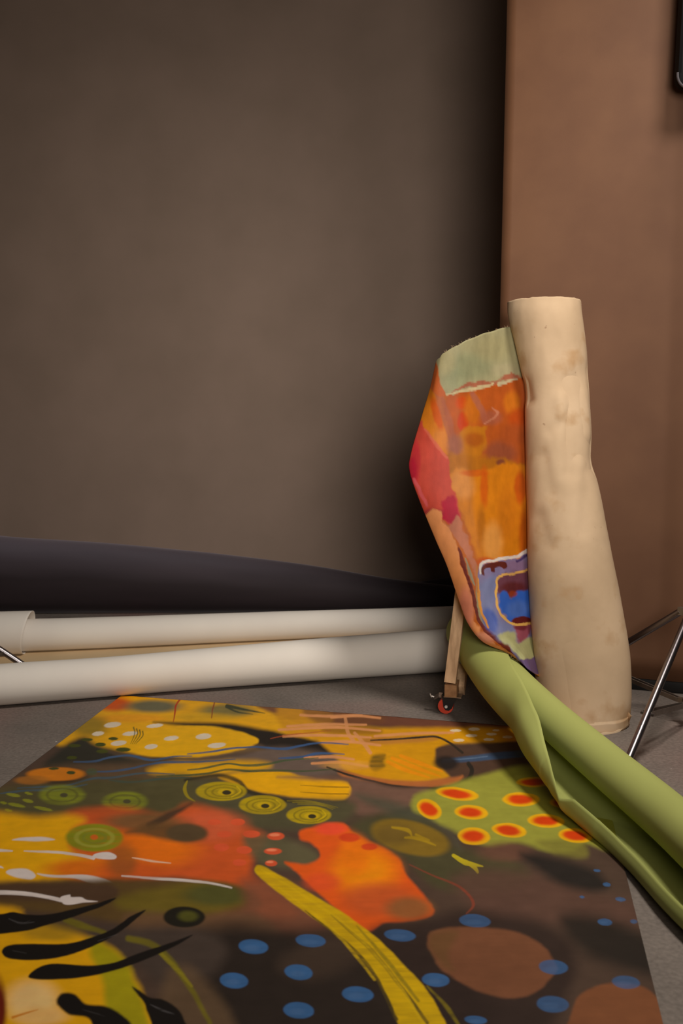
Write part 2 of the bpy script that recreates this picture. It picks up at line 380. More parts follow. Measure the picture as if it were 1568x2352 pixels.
    for q, c in [([(430, 1738), (480, 1733), (530, 1725), (590, 1722), (650, 1726), (690, 1719), (740, 1712), (800, 1716)], (54, 78, 112)),
                 ([(170, 1756), (215, 1755), (255, 1746), (300, 1742), (350, 1752), (400, 1744), (440, 1743)], (58, 78, 104)),
                 ([(200, 1780), (270, 1776), (330, 1765), (370, 1758), (420, 1757), (480, 1755), (540, 1750)], (58, 78, 104)),
                 ([(430, 1776), (470, 1771), (520, 1761), (560, 1765), (610, 1762), (660, 1752), (730, 1746)], (66, 78, 52)),
                 ([(360, 1790), (430, 1788), (480, 1783), (520, 1775), (570, 1778), (630, 1776), (700, 1777), (770, 1772)], (64, 72, 46)),
                 ([(40, 1816), (100, 1814), (150, 1811), (210, 1795), (260, 1792), (330, 1782), (400, 1786)], (66, 78, 84)),
                 ([(0, 1828), (60, 1822), (130, 1820), (200, 1808)], (66, 78, 84)),
                 ([(640, 1748), (690, 1744), (730, 1736), (790, 1738)], (54, 78, 112)), ([(250, 1798), (300, 1803), (370, 1796), (440, 1794)], (64, 72, 60))]:
        S(q, (2.5, 5, 4, 6, 4, 2), c, 1.8, 0.95)
    E(128, 1787, 72, 20, (60, 48, 34), 0.4, 0.9); E(128, 1784, 66, 16, (176, 106, 24), 0.3); E(75, 1798, 40, 10, (150, 96, 34), 0.6, 0.8)
    E(124, 1771, 12, 3, (62, 66, 30), 0.4); E(163, 1781, 10, 4, (62, 66, 30), 0.4); E(210, 1779, 13, 8, (70, 76, 52), 0.5, 0.8)
    # green rings and small dashes
    for a in [(143, 1832, 52, 23), (287, 1848, 52, 23)]:
        E(*a, (114, 118, 32), 0.35, 0.9, s=0.5); E(a[0], a[1], a[2] * .66, a[3] * .66, (84, 82, 36), ring=.12, a=.7); E(a[0] + 4, a[1], 9, 5, (70, 66, 44), 0.5)
    for a in [(30, 1832, 16, 4), (64, 1846, 13, 4), (38, 1856, 20, 4), (100, 1864, 22, 4), (8, 1850, 8, 3), (20, 1868, 9, 3), (66, 1829, 10, 3)]: E(*a, (122, 122, 34), 0.4, 0.85, rot=12)
    # orange field
    P([(150, 1885), (260, 1878), (380, 1880), (430, 1856), (490, 1868), (545, 1898), (610, 1932), (590, 1975), (580, 2020), (640, 2060), (680, 2110), (600, 2110), (540, 2060), (420, 2030), (280, 2030), (150, 2020)], (176, 78, 34), 16)
    E(350, 1955, 105, 48, (196, 100, 16), 0.9, 0.95); E(480, 1905, 80, 36, (178, 84, 52), 0.9, 0.9); E(250, 1880, 90, 22, (164, 74, 34), 0.9, 0.8); E(330, 1895, 90, 20, (96, 76, 46), 0.9, 0.85)
    P([(560, 1930), (640, 1930), (700, 1950), (735, 1985), (690, 2005), (630, 2000), (590, 1985)], (88, 82, 58), 14, 0.9)
    P([(-60, 1884), (90, 1882), (160, 1878), (196, 1890), (165, 1920), (170, 1965), (260, 1998), (200, 2020), (60, 2040), (-60, 2045)], YEL, 14)
    E(205, 2005, 95, 24, (186, 92, 20), 0.9, 0.9); E(300, 2010, 80, 22, (178, 80, 30), 0.9, 0.8)
    E(280, 1985, 34, 40, (120, 74, 34), 0.9, 0.7)
    S([(345, 1905), (385, 1882), (440, 1853)], (18, 16, 4), (62, 48, 36), 8, 0.9)
    P([(290, 1920), (340, 1900), (390, 1898), (440, 1900), (474, 1914), (468, 1935), (430, 1942), (380, 1935), (330, 1925)], (92, 66, 38), 9, 0.95); E(428, 1920, 46, 20, (76, 62, 42), 0.4, 0.9)
    E(217, 1932, 66, 32, (116, 118, 24), 0.2, s=0.3); E(217, 1932, 42, 20, (140, 136, 54), ring=.16, a=.75); E(217, 1932, 26, 12, (108, 112, 40), ring=.2, a=.6); E(216, 1931, 9, 6, (178, 90, 28), 0.5)
    for i, a in enumerate([(492, 1896, 15, 6.5), (546, 1896, 17, 8), (515, 1924, 17, 7.5), (577, 1924, 20, 8.5), (633, 1929, 20, 9), (508, 1954, 18, 9), (561, 1961, 18, 9), (627, 1964, 20, 8), (550, 1990, 16, 8), (623, 1992, 14, 7)]):
        E(*a, (186, 78, 46), 0.3, 0.95)
        if i in (4, 7, 9): E(a[0] - 3, a[1] - 3, a[2] * .6, a[3] * .4, (206, 122, 88), 0.6, 0.9)
    # three yellow spirals
    S([(425, 1800), (500, 1788), (548, 1802), (572, 1826), (640, 1842), (700, 1852)], (6, 9, 11, 8, 5), (46, 42, 30), 5, 0.9)
    S([(430, 1802), (424, 1820), (432, 1838), (448, 1848)], (3, 9, 6, 1), (140, 122, 18), 2, 0.8)
    for (cx, cy, rx, ry, dx) in [(508, 1825, 58, 22, 10), (603, 1856, 54, 22, 4), (709, 1880, 51, 21, 6)]:
        E(cx, cy, rx, ry, (152, 130, 16), 0.15, s=0.25)
        E(cx + dx * .5, cy + 1, rx * .72, ry * .72, (112, 98, 22), ring=.08, a=.8); E(cx + dx * .7, cy + 1.5, rx * .48, ry * .48, (118, 100, 22), ring=.12, a=.8)
        E(cx + dx, cy + 2, rx * .32, ry * .34, (168, 140, 18), 0.3); E(cx + dx + 2, cy + 3, rx * .18, ry * .24, (52, 46, 28), 0.4)
        S([(cx + rx * .6, cy - ry * .5), (cx + rx * .75, cy), (cx + rx * .4, cy + ry * .6)], (3, 4, 2), (176, 148, 18), 1.5, .8)
    for k in range(3): S([(660 + 12 * k, 1846 + 4 * k), (715 + 8 * k, 1848 + 4 * k), (775 - 6 * k, 1862 + 2 * k)], (2, 3, 1), (128, 112, 28), 1.3, .8)
    # white strokes
    W = (184, 172, 166)
    P([(28, 1937), (50, 1932), (95, 1930), (126, 1937), (90, 1940), (45, 1939)], W, 2, w=5); S([(-20, 1961), (0, 1961), (28, 1963)], (6, 7, 3), W, 1.5)
    S([(55, 1963), (120, 1965), (170, 1970), (215, 1979)], (2, 6, 6, 8), W, 1.5); P([(212, 1976), (222, 1968), (250, 1965), (268, 1974), (262, 1982), (232, 1981)], W, 1.5, w=4)
    P([(14, 2014), (24, 2006), (62, 2004), (82, 2018), (70, 2028), (36, 2024)], W, 2, w=6); S([(-20, 2000), (0, 2000), (8, 2003)], (4, 5, 1), W, 1.5)
    P([(86, 2014), (130, 2018), (200, 2018), (245, 2030), (268, 2045), (274, 2053), (240, 2050), (210, 2038), (170, 2026), (110, 2022)], W, 2, w=5)
    # brown band, smoky centre
    P([(-60, 2042), (120, 2032), (280, 2028), (440, 2030), (560, 2050), (600, 2090), (520, 2125), (330, 2135), (150, 2110), (-60, 2088)], (84, 64, 34), 12)
    P([(260, 2075), (360, 2050), (470, 2035), (560, 2060), (540, 2100), (420, 2112), (300, 2105)], (98, 84, 28), 14, 0.9); E(500, 2064, 75, 24, (70, 72, 36), 0.8, 0.8)
    P([(-60, 2040), (200, 2036), (270, 2050), (240, 2085), (100, 2080), (-60, 2068)], (72, 52, 38), 10, 0.9)
    P([(560, 2030), (700, 2050), (790, 2130), (700, 2160), (560, 2150), (480, 2120), (560, 2090)], (112, 70, 50), 22, 0.9)
    P([(300, 2108), (460, 2110), (580, 2110), (640, 2150), (560, 2170), (420, 2150), (300, 2150)], (98, 72, 50), 14, 0.85)
    S([(280, 2021), (350, 2026), (430, 2032), (480, 2037), (531, 2048)], (3, 7, 6, 4), W, 1.8, 0.95, s=0.4); S([(303, 1978), (345, 1986), (392, 1991)], (2, 5, 2), (196, 160, 134), 1.8)
    S([(-40, 2058), (40, 2060), (90, 2066), (140, 2077)], (11, 10, 9, 9), W, 1.8)
    P([(138, 2070), (160, 2064), (164, 2070), (186, 2070), (198, 2076), (224, 2080), (190, 2083), (165, 2088), (146, 2086)], W, 1.5, w=5)
    P([(430, 2190), (520, 2130), (660, 2140), (830, 2140), (1010, 2180), (1120, 2400), (470, 2400)], (42, 34, 29), 36)
    P([(640, 2220), (760, 2150), (860, 2170), (800, 2230), (700, 2260)], (66, 52, 42), 26, 0.7)
    P([(200, 2150), (330, 2140), (450, 2140), (520, 2190), (470, 2260), (380, 2280), (320, 2230), (250, 2180)], (66, 55, 48), 22, 0.95)
    P([(380, 2250), (450, 2240), (540, 2380), (380, 2400)], (92, 72, 52), 20, 0.8)
    # yellow corner
    P([(-400, 2085), (0, 2090), (60, 2118), (130, 2140), (190, 2160), (260, 2190), (300, 2240), (330, 2300), (350, 2420), (-400, 2420)], YEL, 12)
    P([(200, 2170), (270, 2200), (310, 2260), (345, 2400), (250, 2400), (240, 2280)], (142, 132, 16), 12, 0.95); E(120, 2150, 70, 20, (120, 98, 30), 0.9, 0.6)
    E(75, 2310, 60, 46, (206, 166, 110), 0.9, 0.95); E(95, 2345, 60, 20, (206, 160, 96), 0.9); E(-5, 2330, 20, 70, (96, 30, 14), 0.8); S([(30, 2348), (60, 2338), (88, 2330)], (6, 4, 1), (176, 108, 24), 2)
    for q in [[(150, 2122), (200, 2140), (240, 2152)], [(296, 2166), (350, 2180), (390, 2215), (425, 2262), (450, 2300), (482, 2360)]]: S(q, (14, 16, 12, 10), (102, 92, 26), 6, 0.9)
    S([(360, 2190), (400, 2230), (440, 2275)], (8, 10, 6), (124, 112, 28), 4, 0.8)
    BK = (24, 20, 17)
    P([(-60, 2112), (0, 2110), (30, 2104), (62, 2110), (110, 2110), (170, 2098), (225, 2084), (266, 2072), (240, 2090), (180, 2112), (110, 2134), (50, 2150), (-60, 2156)], BK, 2, w=5)
    P([(5, 2197), (20, 2182), (70, 2178), (150, 2178), (215, 2162), (262, 2142), (300, 2116), (336, 2100), (305, 2128), (270, 2154), (210, 2186), (140, 2208), (70, 2216), (20, 2212)], BK, 2, w=5)
    P([(66, 2256), (82, 2236), (120, 2224), (200, 2228), (260, 2222), (330, 2196), (390, 2176), (443, 2157), (400, 2184), (340, 2212), (270, 2238), (190, 2256), (110, 2262)], BK, 2, w=5)
    P([(132, 2316), (142, 2294), (168, 2293), (196, 2316), (240, 2322), (275, 2338), (310, 2380), (230, 2390), (205, 2350), (160, 2342)], BK, 4, w=9)
    P([(304, 2277), (322, 2286), (345, 2302), (372, 2306), (402, 2322), (424, 2352), (430, 2400), (370, 2400), (345, 2350), (328, 2310)], BK, 3, w=10)
    for q in [[(20, 2120), (48, 2130), (80, 2128)], [(55, 2130), (70, 2124)], [(30, 2194), (60, 2200)], [(225, 2172), (270, 2156)], [(345, 2318), (375, 2332), (400, 2340)], [(190, 2330), (240, 2345)]]: S(q, (1, 5, 1), (96, 92, 92), 2, 0.5, s=0.7)
    E(423, 2116, 48, 24, (30, 27, 20), 0.2); E(432, 2114, 22, 12, (82, 80, 28), 0.9, 0.75)
    # red and orange shape
    P([(690, 1916), (735, 1905), (785, 1897), (812, 1920), (860, 1945), (915, 1978), (935, 2020), (975, 2065), (996, 2098), (975, 2118), (925, 2126), (880, 2130), (850, 2148), (800, 2120), (740, 2068), (690, 2020), (655, 1990), (700, 1994), (735, 1975), (715, 1945), (690, 1935)], (190, 80, 24), 5)
    E(838, 2008, 70, 50, (214, 122, 6), 1.1, 0.95); E(812, 1972, 34, 50, (200, 104, 14), 0.95, 0.85); E(870, 2075, 80, 38, (170, 78, 36), 0.9, 0.9); E(940, 2095, 52, 26, (120, 82, 46), 0.9, 0.85)
    E(740, 2035, 40, 20, (190, 72, 36), 0.9, 0.7); E(760, 1912, 36, 14, (200, 70, 44), 0.8, 0.9); E(802, 1932, 24, 10, (176, 52, 28), 0.5, 0.8); E(848, 1953, 18, 8, (176, 52, 28), 0.5, 0.8)
    # olive shade with a mustard leaf
    P([(812, 1912), (830, 1888), (940, 1870), (1010, 1905), (1050, 1950), (1180, 1985), (1215, 2030), (1160, 2055), (1010, 2050), (935, 1985), (870, 1945)], (68, 64, 42), 16)
    P([(815, 1830), (940, 1860), (1030, 1910), (1060, 1960), (1000, 1900), (900, 1880)], (70, 70, 56), 14, 0.8)
    E(942, 1932, 92, 38, (116, 92, 30), 0.25, 0.95, rot=14); E(905, 1925, 46, 24, (98, 78, 34), 0.9, 0.8)
    for q in [[(900, 1908), (935, 1915), (945, 1928)], [(930, 1932), (960, 1934), (1000, 1950)], [(955, 1925), (985, 1938)]]: S(q, (5, 9, 3), (150, 122, 24), 3, 0.8)
    S([(1042, 1973), (1070, 1990), (1107, 1999)], (8, 13, 3), (162, 146, 30), 1.5); S([(1060, 1984), (1085, 1998), (1096, 2013)], (5, 11, 5), (160, 142, 30), 1.5)
    # green bank with eyed spots
    P([(1085, 1793), (1180, 1768), (1280, 1764), (1420, 1764), (1420, 1950), (1345, 1946), (1310, 1966), (1250, 1962), (1190, 1945), (1120, 1952), (1060, 1926), (990, 1888), (948, 1868), (952, 1835), (1000, 1818)], (130, 128, 52), 8)
    P([(1230, 1940), (1330, 1940), (1350, 1975), (1290, 1975)], (112, 106, 46), 10, 0.8)
    for (a, b, rx, ry, r) in [(1050, 1830, 48, 15, 8), (985, 1866, 30, 21, 30), (1082, 1873, 39, 17, 4), (1196, 1843, 42, 16, 0), (1088, 1929, 37, 20, 4), (1169, 1915, 40, 16, 8), (1253, 1893, 42, 16, 4), (1322, 1927, 40, 17, 4), (1228, 1803, 42, 12, 0), (1300, 1850, 38, 14, 0)]:
        E(a, b, rx, ry, (192, 146, 16), 0.18, rot=r, w=6); E(a - 2, b, rx * .72, ry * .68, (184, 84, 18), 0.5, rot=r, w=8); E(a - 2, b, rx * .58, ry * .52, (178, 58, 12), 0.5, rot=r, w=10)
    # dark right side
    P([(1040, 2020), (1200, 2010), (1450, 2080), (1700, 2100), (1700, 2140), (1400, 2140), (1150, 2130), (1080, 2090)], (84, 60, 50), 24, 0.85)
    E(1160, 1965, 60, 22, (98, 66, 52), 0.9, 0.7)
    P([(1195, 1968), (1290, 1982), (1370, 2010), (1396, 2044), (1360, 2055), (1290, 2040), (1240, 2010)], (36, 32, 30), 16)
    P([(1290, 2115), (1400, 2120), (1560, 2200), (1560, 2260), (1420, 2230), (1330, 2190)], (36, 31, 27), 26, 0.95)
    P([(850, 2150), (960, 2125), (1080, 2100), (1250, 2130), (1320, 2200), (1300, 2300), (1220, 2420), (1000, 2420), (900, 2240)], (46, 35, 31), 24, 0.9)
    S([(940, 1994), (1000, 2022), (1050, 2042), (1080, 2070), (1086, 2090), (1070, 2108)], (2, 4, 6, 7, 2), (118, 58, 42), 3, 0.9)
    P([(982, 2175), (990, 2150), (1030, 2139), (1120, 2140), (1195, 2152), (1250, 2185), (1277, 2228), (1262, 2262), (1225, 2292), (1170, 2303), (1110, 2292), (1050, 2262), (1005, 2225)], (106, 68, 46), 5)
    P([(985, 2170), (1000, 2150), (1050, 2150), (1030, 2200), (1040, 2240), (1000, 2210)], (92, 68, 38), 12, 0.6)
    P([(1314, 2330), (1340, 2290), (1400, 2268), (1470, 2274), (1520, 2310), (1560, 2400), (1314, 2420)], (112, 70, 44), 5)
    for (a, b, rx, ry, al) in [(582, 2184, 34, 17, 1), (713, 2169, 34, 15, .85), (537, 2262, 33, 18, 1), (686, 2243, 32, 18, 1), (822, 2294, 36, 18, 1), (686, 2331, 35, 19, 1), (918, 2157, 36, 14, .8), (1000, 2261, 32, 16, .95), (1090, 2124, 36, 15, .7), (1270, 2231, 33, 17, .8),
                               (1437, 2265, 32, 15, .7), (1268, 2317, 37, 19, .7), (1092, 2354, 26, 10, .9), (1388, 2126, 17, 8, .8), (1370, 2007, 8, 3.5, .8), (1393, 2039, 9, 5, .8), (1336, 2069, 6, 3, .8), (1424, 2073, 12, 5, .7), (1455, 2124, 9, 5, .6)]:
        E(a, b, rx, ry, (52, 86, 124), 0.16, al, rot=5, w=4, s=0.1); E(a - rx * .1, b + ry * .2, rx * .5, ry * .4, (74, 98, 130), 0.9, 0.35 * al)
    # long yellow brush sweep
    P([(586, 2002), (600, 1997), (645, 2021), (735, 2074), (800, 2113), (860, 2158), (925, 2222), (990, 2300), (1030, 2400), (935, 2400), (895, 2310), (845, 2232), (760, 2148), (680, 2090), (620, 2043), (588, 2016)], (178, 144, 8), 3, w=6, s=0.2)
    for q in [[(700, 2100), (800, 2180), (860, 2250), (910, 2352)], [(760, 2110), (850, 2190), (930, 2290), (980, 2360)]]: S(q, (2, 9, 8, 8), (70, 58, 26), 2.5, .9, s=.4)
    for q in [[(820, 2135), (900, 2230), (960, 2310)], [(980, 2275), (1030, 2330), (1060, 2380)]]: S(q, (3, 10, 6), (112, 98, 24), 4, .85, s=.5)
    for q in [[(600, 2006), (700, 2068), (800, 2140), (900, 2250), (970, 2360)], [(640, 2048), (760, 2140), (860, 2260)]]: S(q, (3, 8, 6), (182, 150, 16), 3, .7, s=.6)
    p.c *= (0.86 + 0.09 * p.br + 0.2 * p.cl)[:, None]
    p.c = p.c * (np.clip(p.c, 1e-3, 1) / 0.5) ** 0.09
    return np.clip(p.c, 0.003, 0.92)

def paint_flap(x, y):
    p = Paint(x, y, (164, 82, 20), KP2); p.ws = 1.5
    p.wx = fbm(x / 16, y / 16, 4) - 0.5; p.wy = fbm(x / 14 + 91, y / 22 + 33, 4) - 0.5
    p.cl = fbm(x / 12 + 3, y / 50 + 8, 4)
    P, E, S = p.P, p.E, p.S
    P([(1030, 900), (1215, 870), (1240, 1080), (1050, 1090)], (158, 72, 22), 6)
    P([(978, 870), (1002, 880), (1022, 950), (1040, 1010), (1036, 1040), (1010, 1035), (985, 1005), (966, 965)], (184, 104, 22), 4)
    E(1003, 950, 10, 40, (176, 66, 14), .7, .8, rot=-15); E(1012, 1010, 20, 22, (190, 112, 44), .8, .8)
    S([(992, 850), (1010, 915), (1030, 975), (1046, 1045)], (16, 18, 22, 14), (150, 80, 54), 5, .85, asp=1)
    E(1060, 925, 14, 14, (172, 62, 8), .8); E(1063, 968, 13, 22, (168, 52, 4), .5); E(1085, 940, 20, 36, (174, 92, 16), .7, .85)
    S([(1085, 905), (1105, 940), (1115, 970)], (14, 14, 12), (142, 80, 62), 5, .8); E(1128, 960, 24, 16, (146, 76, 52), .8, .8); E(1175, 925, 18, 26, (180, 98, 18), .8, .85); E(1190, 960, 24, 22, (160, 60, 10), .8, .8)
    S([(1130, 938), (1142, 950), (1132, 962), (1112, 973)], (3, 6, 5, 3), (176, 112, 84), 2, .7)
    P([(1052, 992), (1105, 978), (1116, 995), (1112, 1040), (1062, 1048)], (164, 96, 16), 4); E(1090, 1010, 22, 16, (142, 66, 12), .8, .8)
    E(1045, 1025, 18, 26, (138, 80, 60), .8, .85); E(1150, 1040, 36, 28, (128, 64, 40), .8, .9); E(1180, 1000, 34, 26, (146, 66, 26), .9, .8)
    P([(1024, 1046), (1060, 1042), (1130, 1050), (1215, 1066), (1215, 1078), (1110, 1080), (1036, 1086)], (156, 92, 16), 6, .9); E(1149, 1063, 10, 8, (98, 44, 38), .8, .8)
    P([(1030, 1088), (1100, 1081), (1215, 1076), (1240, 1280), (1140, 1290), (1106, 1300), (1078, 1230), (1054, 1160)], (184, 106, 14), 5)
    E(1062, 1112, 26, 34, (192, 124, 60), .8, .8, rot=-20); E(1112, 1118, 9, 44, (178, 74, 10), .8, .85); E(1090, 1087, 30, 8, (178, 72, 12), .8, .7); E(1195, 1120, 14, 38, (166, 68, 10), .6, .9)
    E(1105, 1215, 10, 50, (150, 84, 16), .9, .7); E(1132, 1245, 22, 44, (196, 132, 62), .9, .8); E(1165, 1180, 22, 60, (178, 98, 16), .9, .6)
    E(1115, 1290, 24, 10, (172, 68, 10), .9, .9); E(1205, 1230, 14, 60, (150, 62, 8), .9, .8)
    # pale green top
    P([(992, 800), (1000, 780), (1100, 740), (1230, 720), (1230, 866), (1190, 866), (1150, 878), (1105, 886), (1060, 897), (1040, 906), (1022, 903), (1012, 885), (1004, 850)], (146, 138, 102), 2, w=5, smooth=False)
    E(1080, 840, 50, 30, (128, 130, 96), .9, .7); E(1045, 870, 26, 24, (132, 134, 100), .9, .6); E(1130, 800, 40, 30, (146, 136, 96), .9, .6); E(1160, 850, 30, 16, (158, 146, 112), .9, .6); E(1025, 830, 20, 30, (160, 146, 104), .9, .5)
    P([(984, 880), (992, 830), (1000, 826), (1006, 852), (1012, 884), (1022, 904), (1010, 912), (996, 900)], (170, 82, 36), 2.5, w=3)
    P([(1034, 899), (1060, 886), (1095, 876), (1140, 874), (1160, 861), (1188, 860), (1184, 870), (1150, 874), (1130, 884), (1080, 890)], (148, 86, 62), 2, w=8)
    S([(1024, 905), (1060, 899), (1088, 893), (1120, 886), (1132, 880)], (4, 6, 9, 4), (176, 158, 118), 1.5); S([(1144, 883), (1162, 877), (1186, 870)], (9, 6, 5), (170, 156, 122), 1.5)
    # pink side
    P([(966, 968), (986, 1000), (1010, 1030), (1026, 1052), (1036, 1100), (1050, 1150), (1056, 1190), (1035, 1205), (1010, 1180), (978, 1190), (930, 1120), (930, 1040), (950, 1000)], (176, 62, 46), 3)
    S([(975, 985), (1000, 1020), (1025, 1050)], (4, 8, 6), (190, 92, 66), 3, .8); E(955, 1060, 10, 50, (170, 34, 44), .8, .8); E(945, 1080, 12, 30, (150, 14, 40), .9, .85); S([(950, 1100), (965, 1130), (980, 1160)], (6, 8, 5), (196, 84, 90), 3, .7)
    P([(1020, 1150), (1042, 1140), (1054, 1190), (1044, 1206), (1030, 1196), (1016, 1192), (1014, 1176)], (158, 14, 42), 4); E(995, 1178, 22, 10, (132, 36, 44), .8, .85)
    P([(974, 1188), (984, 1178), (1006, 1169), (1014, 1182), (1018, 1200), (1032, 1214), (1046, 1250), (1056, 1290), (1072, 1330), (1084, 1370), (1088, 1420), (1108, 1455), (1142, 1480), (1180, 1500), (1196, 1512), (1190, 1530), (1110, 1500), (1050, 1420), (1000, 1290), (960, 1200)], (200, 128, 76), 2.5)
    E(1070, 1400, 18, 50, (196, 116, 94), .9, .8); E(1110, 1465, 26, 14, (204, 134, 104), .9, .8); E(1040, 1300, 10, 60, (204, 132, 76), .9, .6)
    P([(1018, 1196), (1030, 1205), (1050, 1186), (1064, 1220), (1084, 1265), (1098, 1310), (1094, 1330), (1078, 1290), (1060, 1258), (1036, 1222)], (168, 100, 72), 3)
    S([(1052, 1258), (1062, 1292), (1074, 1330), (1088, 1368)], (4, 10, 8, 6), (96, 30, 24), 2)
    S([(1086, 1360), (1094, 1400), (1106, 1436), (1130, 1458), (1160, 1480), (1192, 1508)], (7, 9, 9, 12, 16, 8), (92, 30, 24), 1.5, asp=1)
    S([(1068, 1282), (1080, 1318), (1088, 1345)], (3, 7, 3), (134, 122, 96), 1.5); S([(1096, 1330), (1098, 1380), (1108, 1425), (1130, 1446), (1150, 1460)], (6, 8, 7, 5, 3), (136, 124, 88), 1.5)
    # lilac and blue lower panel
    P([(1098, 1320), (1104, 1300), (1116, 1293), (1160, 1287), (1216, 1272), (1256, 1262), (1252, 1600), (1200, 1540), (1165, 1480), (1135, 1452), (1112, 1420), (1104, 1380)], (116, 104, 136), 2)
    P([(1105, 1340), (1140, 1330), (1138, 1400), (1160, 1430), (1190, 1445), (1150, 1470), (1120, 1430), (1108, 1390)], (108, 112, 146), 8, .9); E(1125, 1425, 16, 28, (64, 82, 148), .6, .9, rot=-20); E(1190, 1300, 40, 14, (122, 90, 116), .8, .8)
    S([(1098, 1330), (1100, 1375), (1108, 1410), (1122, 1442)], (6, 7, 6, 3), (200, 128, 26), 1.8); S([(1094, 1300), (1095, 1330), (1097, 1360)], (4, 5, 4), (168, 104, 50), 1.8)
    S([(1104, 1318), (1104, 1300), (1114, 1290), (1150, 1284), (1182, 1278), (1216, 1264)], (5, 6, 6, 7, 8, 8), (196, 186, 178), 1.5, asp=1)
    P([(1106, 1304), (1118, 1294), (1156, 1290), (1164, 1300), (1158, 1308), (1148, 1302), (1136, 1304), (1136, 1314), (1128, 1314), (1124, 1304), (1112, 1308), (1112, 1322), (1106, 1318)], (84, 30, 22), 1.2, w=3)
    S([(1186, 1288), (1200, 1282), (1214, 1274)], (5, 7, 5), (60, 40, 84), 2)
    P([(1144, 1326), (1216, 1310), (1230, 1370), (1150, 1368)], (98, 54, 66), 4); E(1180, 1350, 30, 14, (84, 30, 30), .8, .9)
    P([(1148, 1362), (1162, 1360), (1174, 1374), (1184, 1362), (1206, 1354), (1240, 1360), (1240, 1430), (1180, 1432), (1160, 1412), (1146, 1388)], (46, 86, 168), 2.5); E(1190, 1400, 26, 20, (76, 104, 168), .9, .7); E(1178, 1364, 10, 7, (136, 50, 18), .7, .9)
    E(1199, 1428, 24, 12, (88, 26, 24), .2); P([(1180, 1436), (1222, 1436), (1214, 1460), (1200, 1474), (1188, 1470)], (136, 66, 78), 4); E(1196, 1440, 16, 8, (100, 34, 40), .6, .9)
    S([(1218, 1308), (1180, 1316), (1144, 1326), (1140, 1350), (1140, 1384), (1152, 1412), (1170, 1430), (1190, 1434), (1224, 1432)], (5, 5, 5, 5, 5, 5, 6, 6, 6), (206, 156, 78), 1.3, asp=1)
    P([(1144, 1458), (1176, 1452), (1190, 1474), (1215, 1466), (1250, 1470), (1250, 1520), (1200, 1520), (1186, 1500)], (156, 152, 104), 4)
    P([(1192, 1522), (1214, 1512), (1250, 1508), (1250, 1545), (1222, 1552)], (92, 68, 104), 2.5); P([(1218, 1550), (1250, 1546), (1250, 1580), (1230, 1580)], (186, 120, 24), 2)
    p.c *= (0.84 + 0.32 * p.cl)[:, None]
    return np.clip(p.c, 0.003, 0.92)
KP, KP2 = K * 0.95, K * 0.62
def set_paint(me, col):
    at_ = me.attributes.new('paint', 'FLOAT_COLOR', 'POINT')
    a = np.ones((len(col), 4), np.float32); a[:, :3] = col
    at_.data.foreach_set('color', a.reshape(-1))

# ------------------------------------------------------------------ the setting
def struct(name, me, m):
    o = link(name, me, m); o['kind'] = 'structure'; return o
def slab(c, s):
    bm = bmesh.new(); box_bm(bm, c, s); return mesh_bm(bm, False)
struct('floor', slab((0, 3.0, -0.05), (8, 9, 0.1)), M['floor'])
struct('wall_back', slab((0, 6.6, 2.0), (8, 0.1, 4.2)), M['wall'])

# grey seamless backdrop hanging behind everything
def sheet(name, pts, m, parent, t=0.003):
    P_ = np.array(pts); o = link(name, grid_mesh(P_), m, parent); solid(o, t); return o
BY = 5.75
bd = thing('paper_backdrop', 'tall plain grey paper backdrop hanging at the far wall, darkest at its right edge', 'backdrop', (0, BY, 0))
xs = np.linspace(-2.9, 1.55, 60); zs = np.linspace(0.02, 3.75, 50)
g = np.zeros((50, 60, 3))
for i, z in enumerate(zs):
    g[i, :, 0] = xs; g[i, :, 2] = z; g[i, :, 1] = BY + 0.012 * np.sin(xs * 2.1 + z * 0.5)
sheet('paper_sheet', g, M['grey_paper'], bd)
bm = bmesh.new(); tube_bm(bm, (-3.0, BY + 0.03, 3.8), (1.65, BY + 0.03, 3.8), 0.045, seg=28); link('core_tube', mesh_bm(bm, True, 40), M['white_paper'], bd)

# brown backdrop in front of it on the right
A0 = ground(1132, 1560); A1 = ground(1568, 1597)
dv = (A1 - A0).normalized(); nv = Vector((-dv.y, dv.x, 0))
kb = thing('brown_backdrop', 'wide brown paper backdrop hanging at right behind the standing canvas roll', 'backdrop', A0)
ss = np.linspace(0, 1.7, 46); zs = np.linspace(0.052, 3.4, 40)
g = np.zeros((40, 46, 3))
for i, z in enumerate(zs):
    for j, s in enumerate(ss):
        c = A0 + dv * s + nv * (0.10 * max(0, 0.16 - s)**1.5 + 0.006 * math.sin(s * 5 + z)) 
        lean = 0.006 * (z - 1.2)
        g[i, j] = (c.x + lean * (1 if j == 0 else 1), c.y, z)
sheet('paper_sheet', g, M['brown_paper'], kb, 0.004)
bm = bmesh.new()
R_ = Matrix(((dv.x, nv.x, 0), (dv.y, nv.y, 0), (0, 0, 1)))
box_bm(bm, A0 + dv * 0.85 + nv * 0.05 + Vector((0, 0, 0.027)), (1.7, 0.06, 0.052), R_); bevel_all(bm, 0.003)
r_ = link('shadow_gap_strip', mesh_bm(bm, True, 40), M['black'], kb); r_['label'] = 'black strip standing in for the shadow gap under the brown sheet'  # black strip in place of the dark shadow gap below the hanging sheet
bm = bmesh.new(); tube_bm(bm, A0 + Vector((0, 0.03, 3.43)) - dv * .05, A0 + dv * 1.75 + Vector((0, 0.03, 3.43)), 0.04, seg=28); link('core_tube', mesh_bm(bm, True, 40), M['white_paper'], kb)

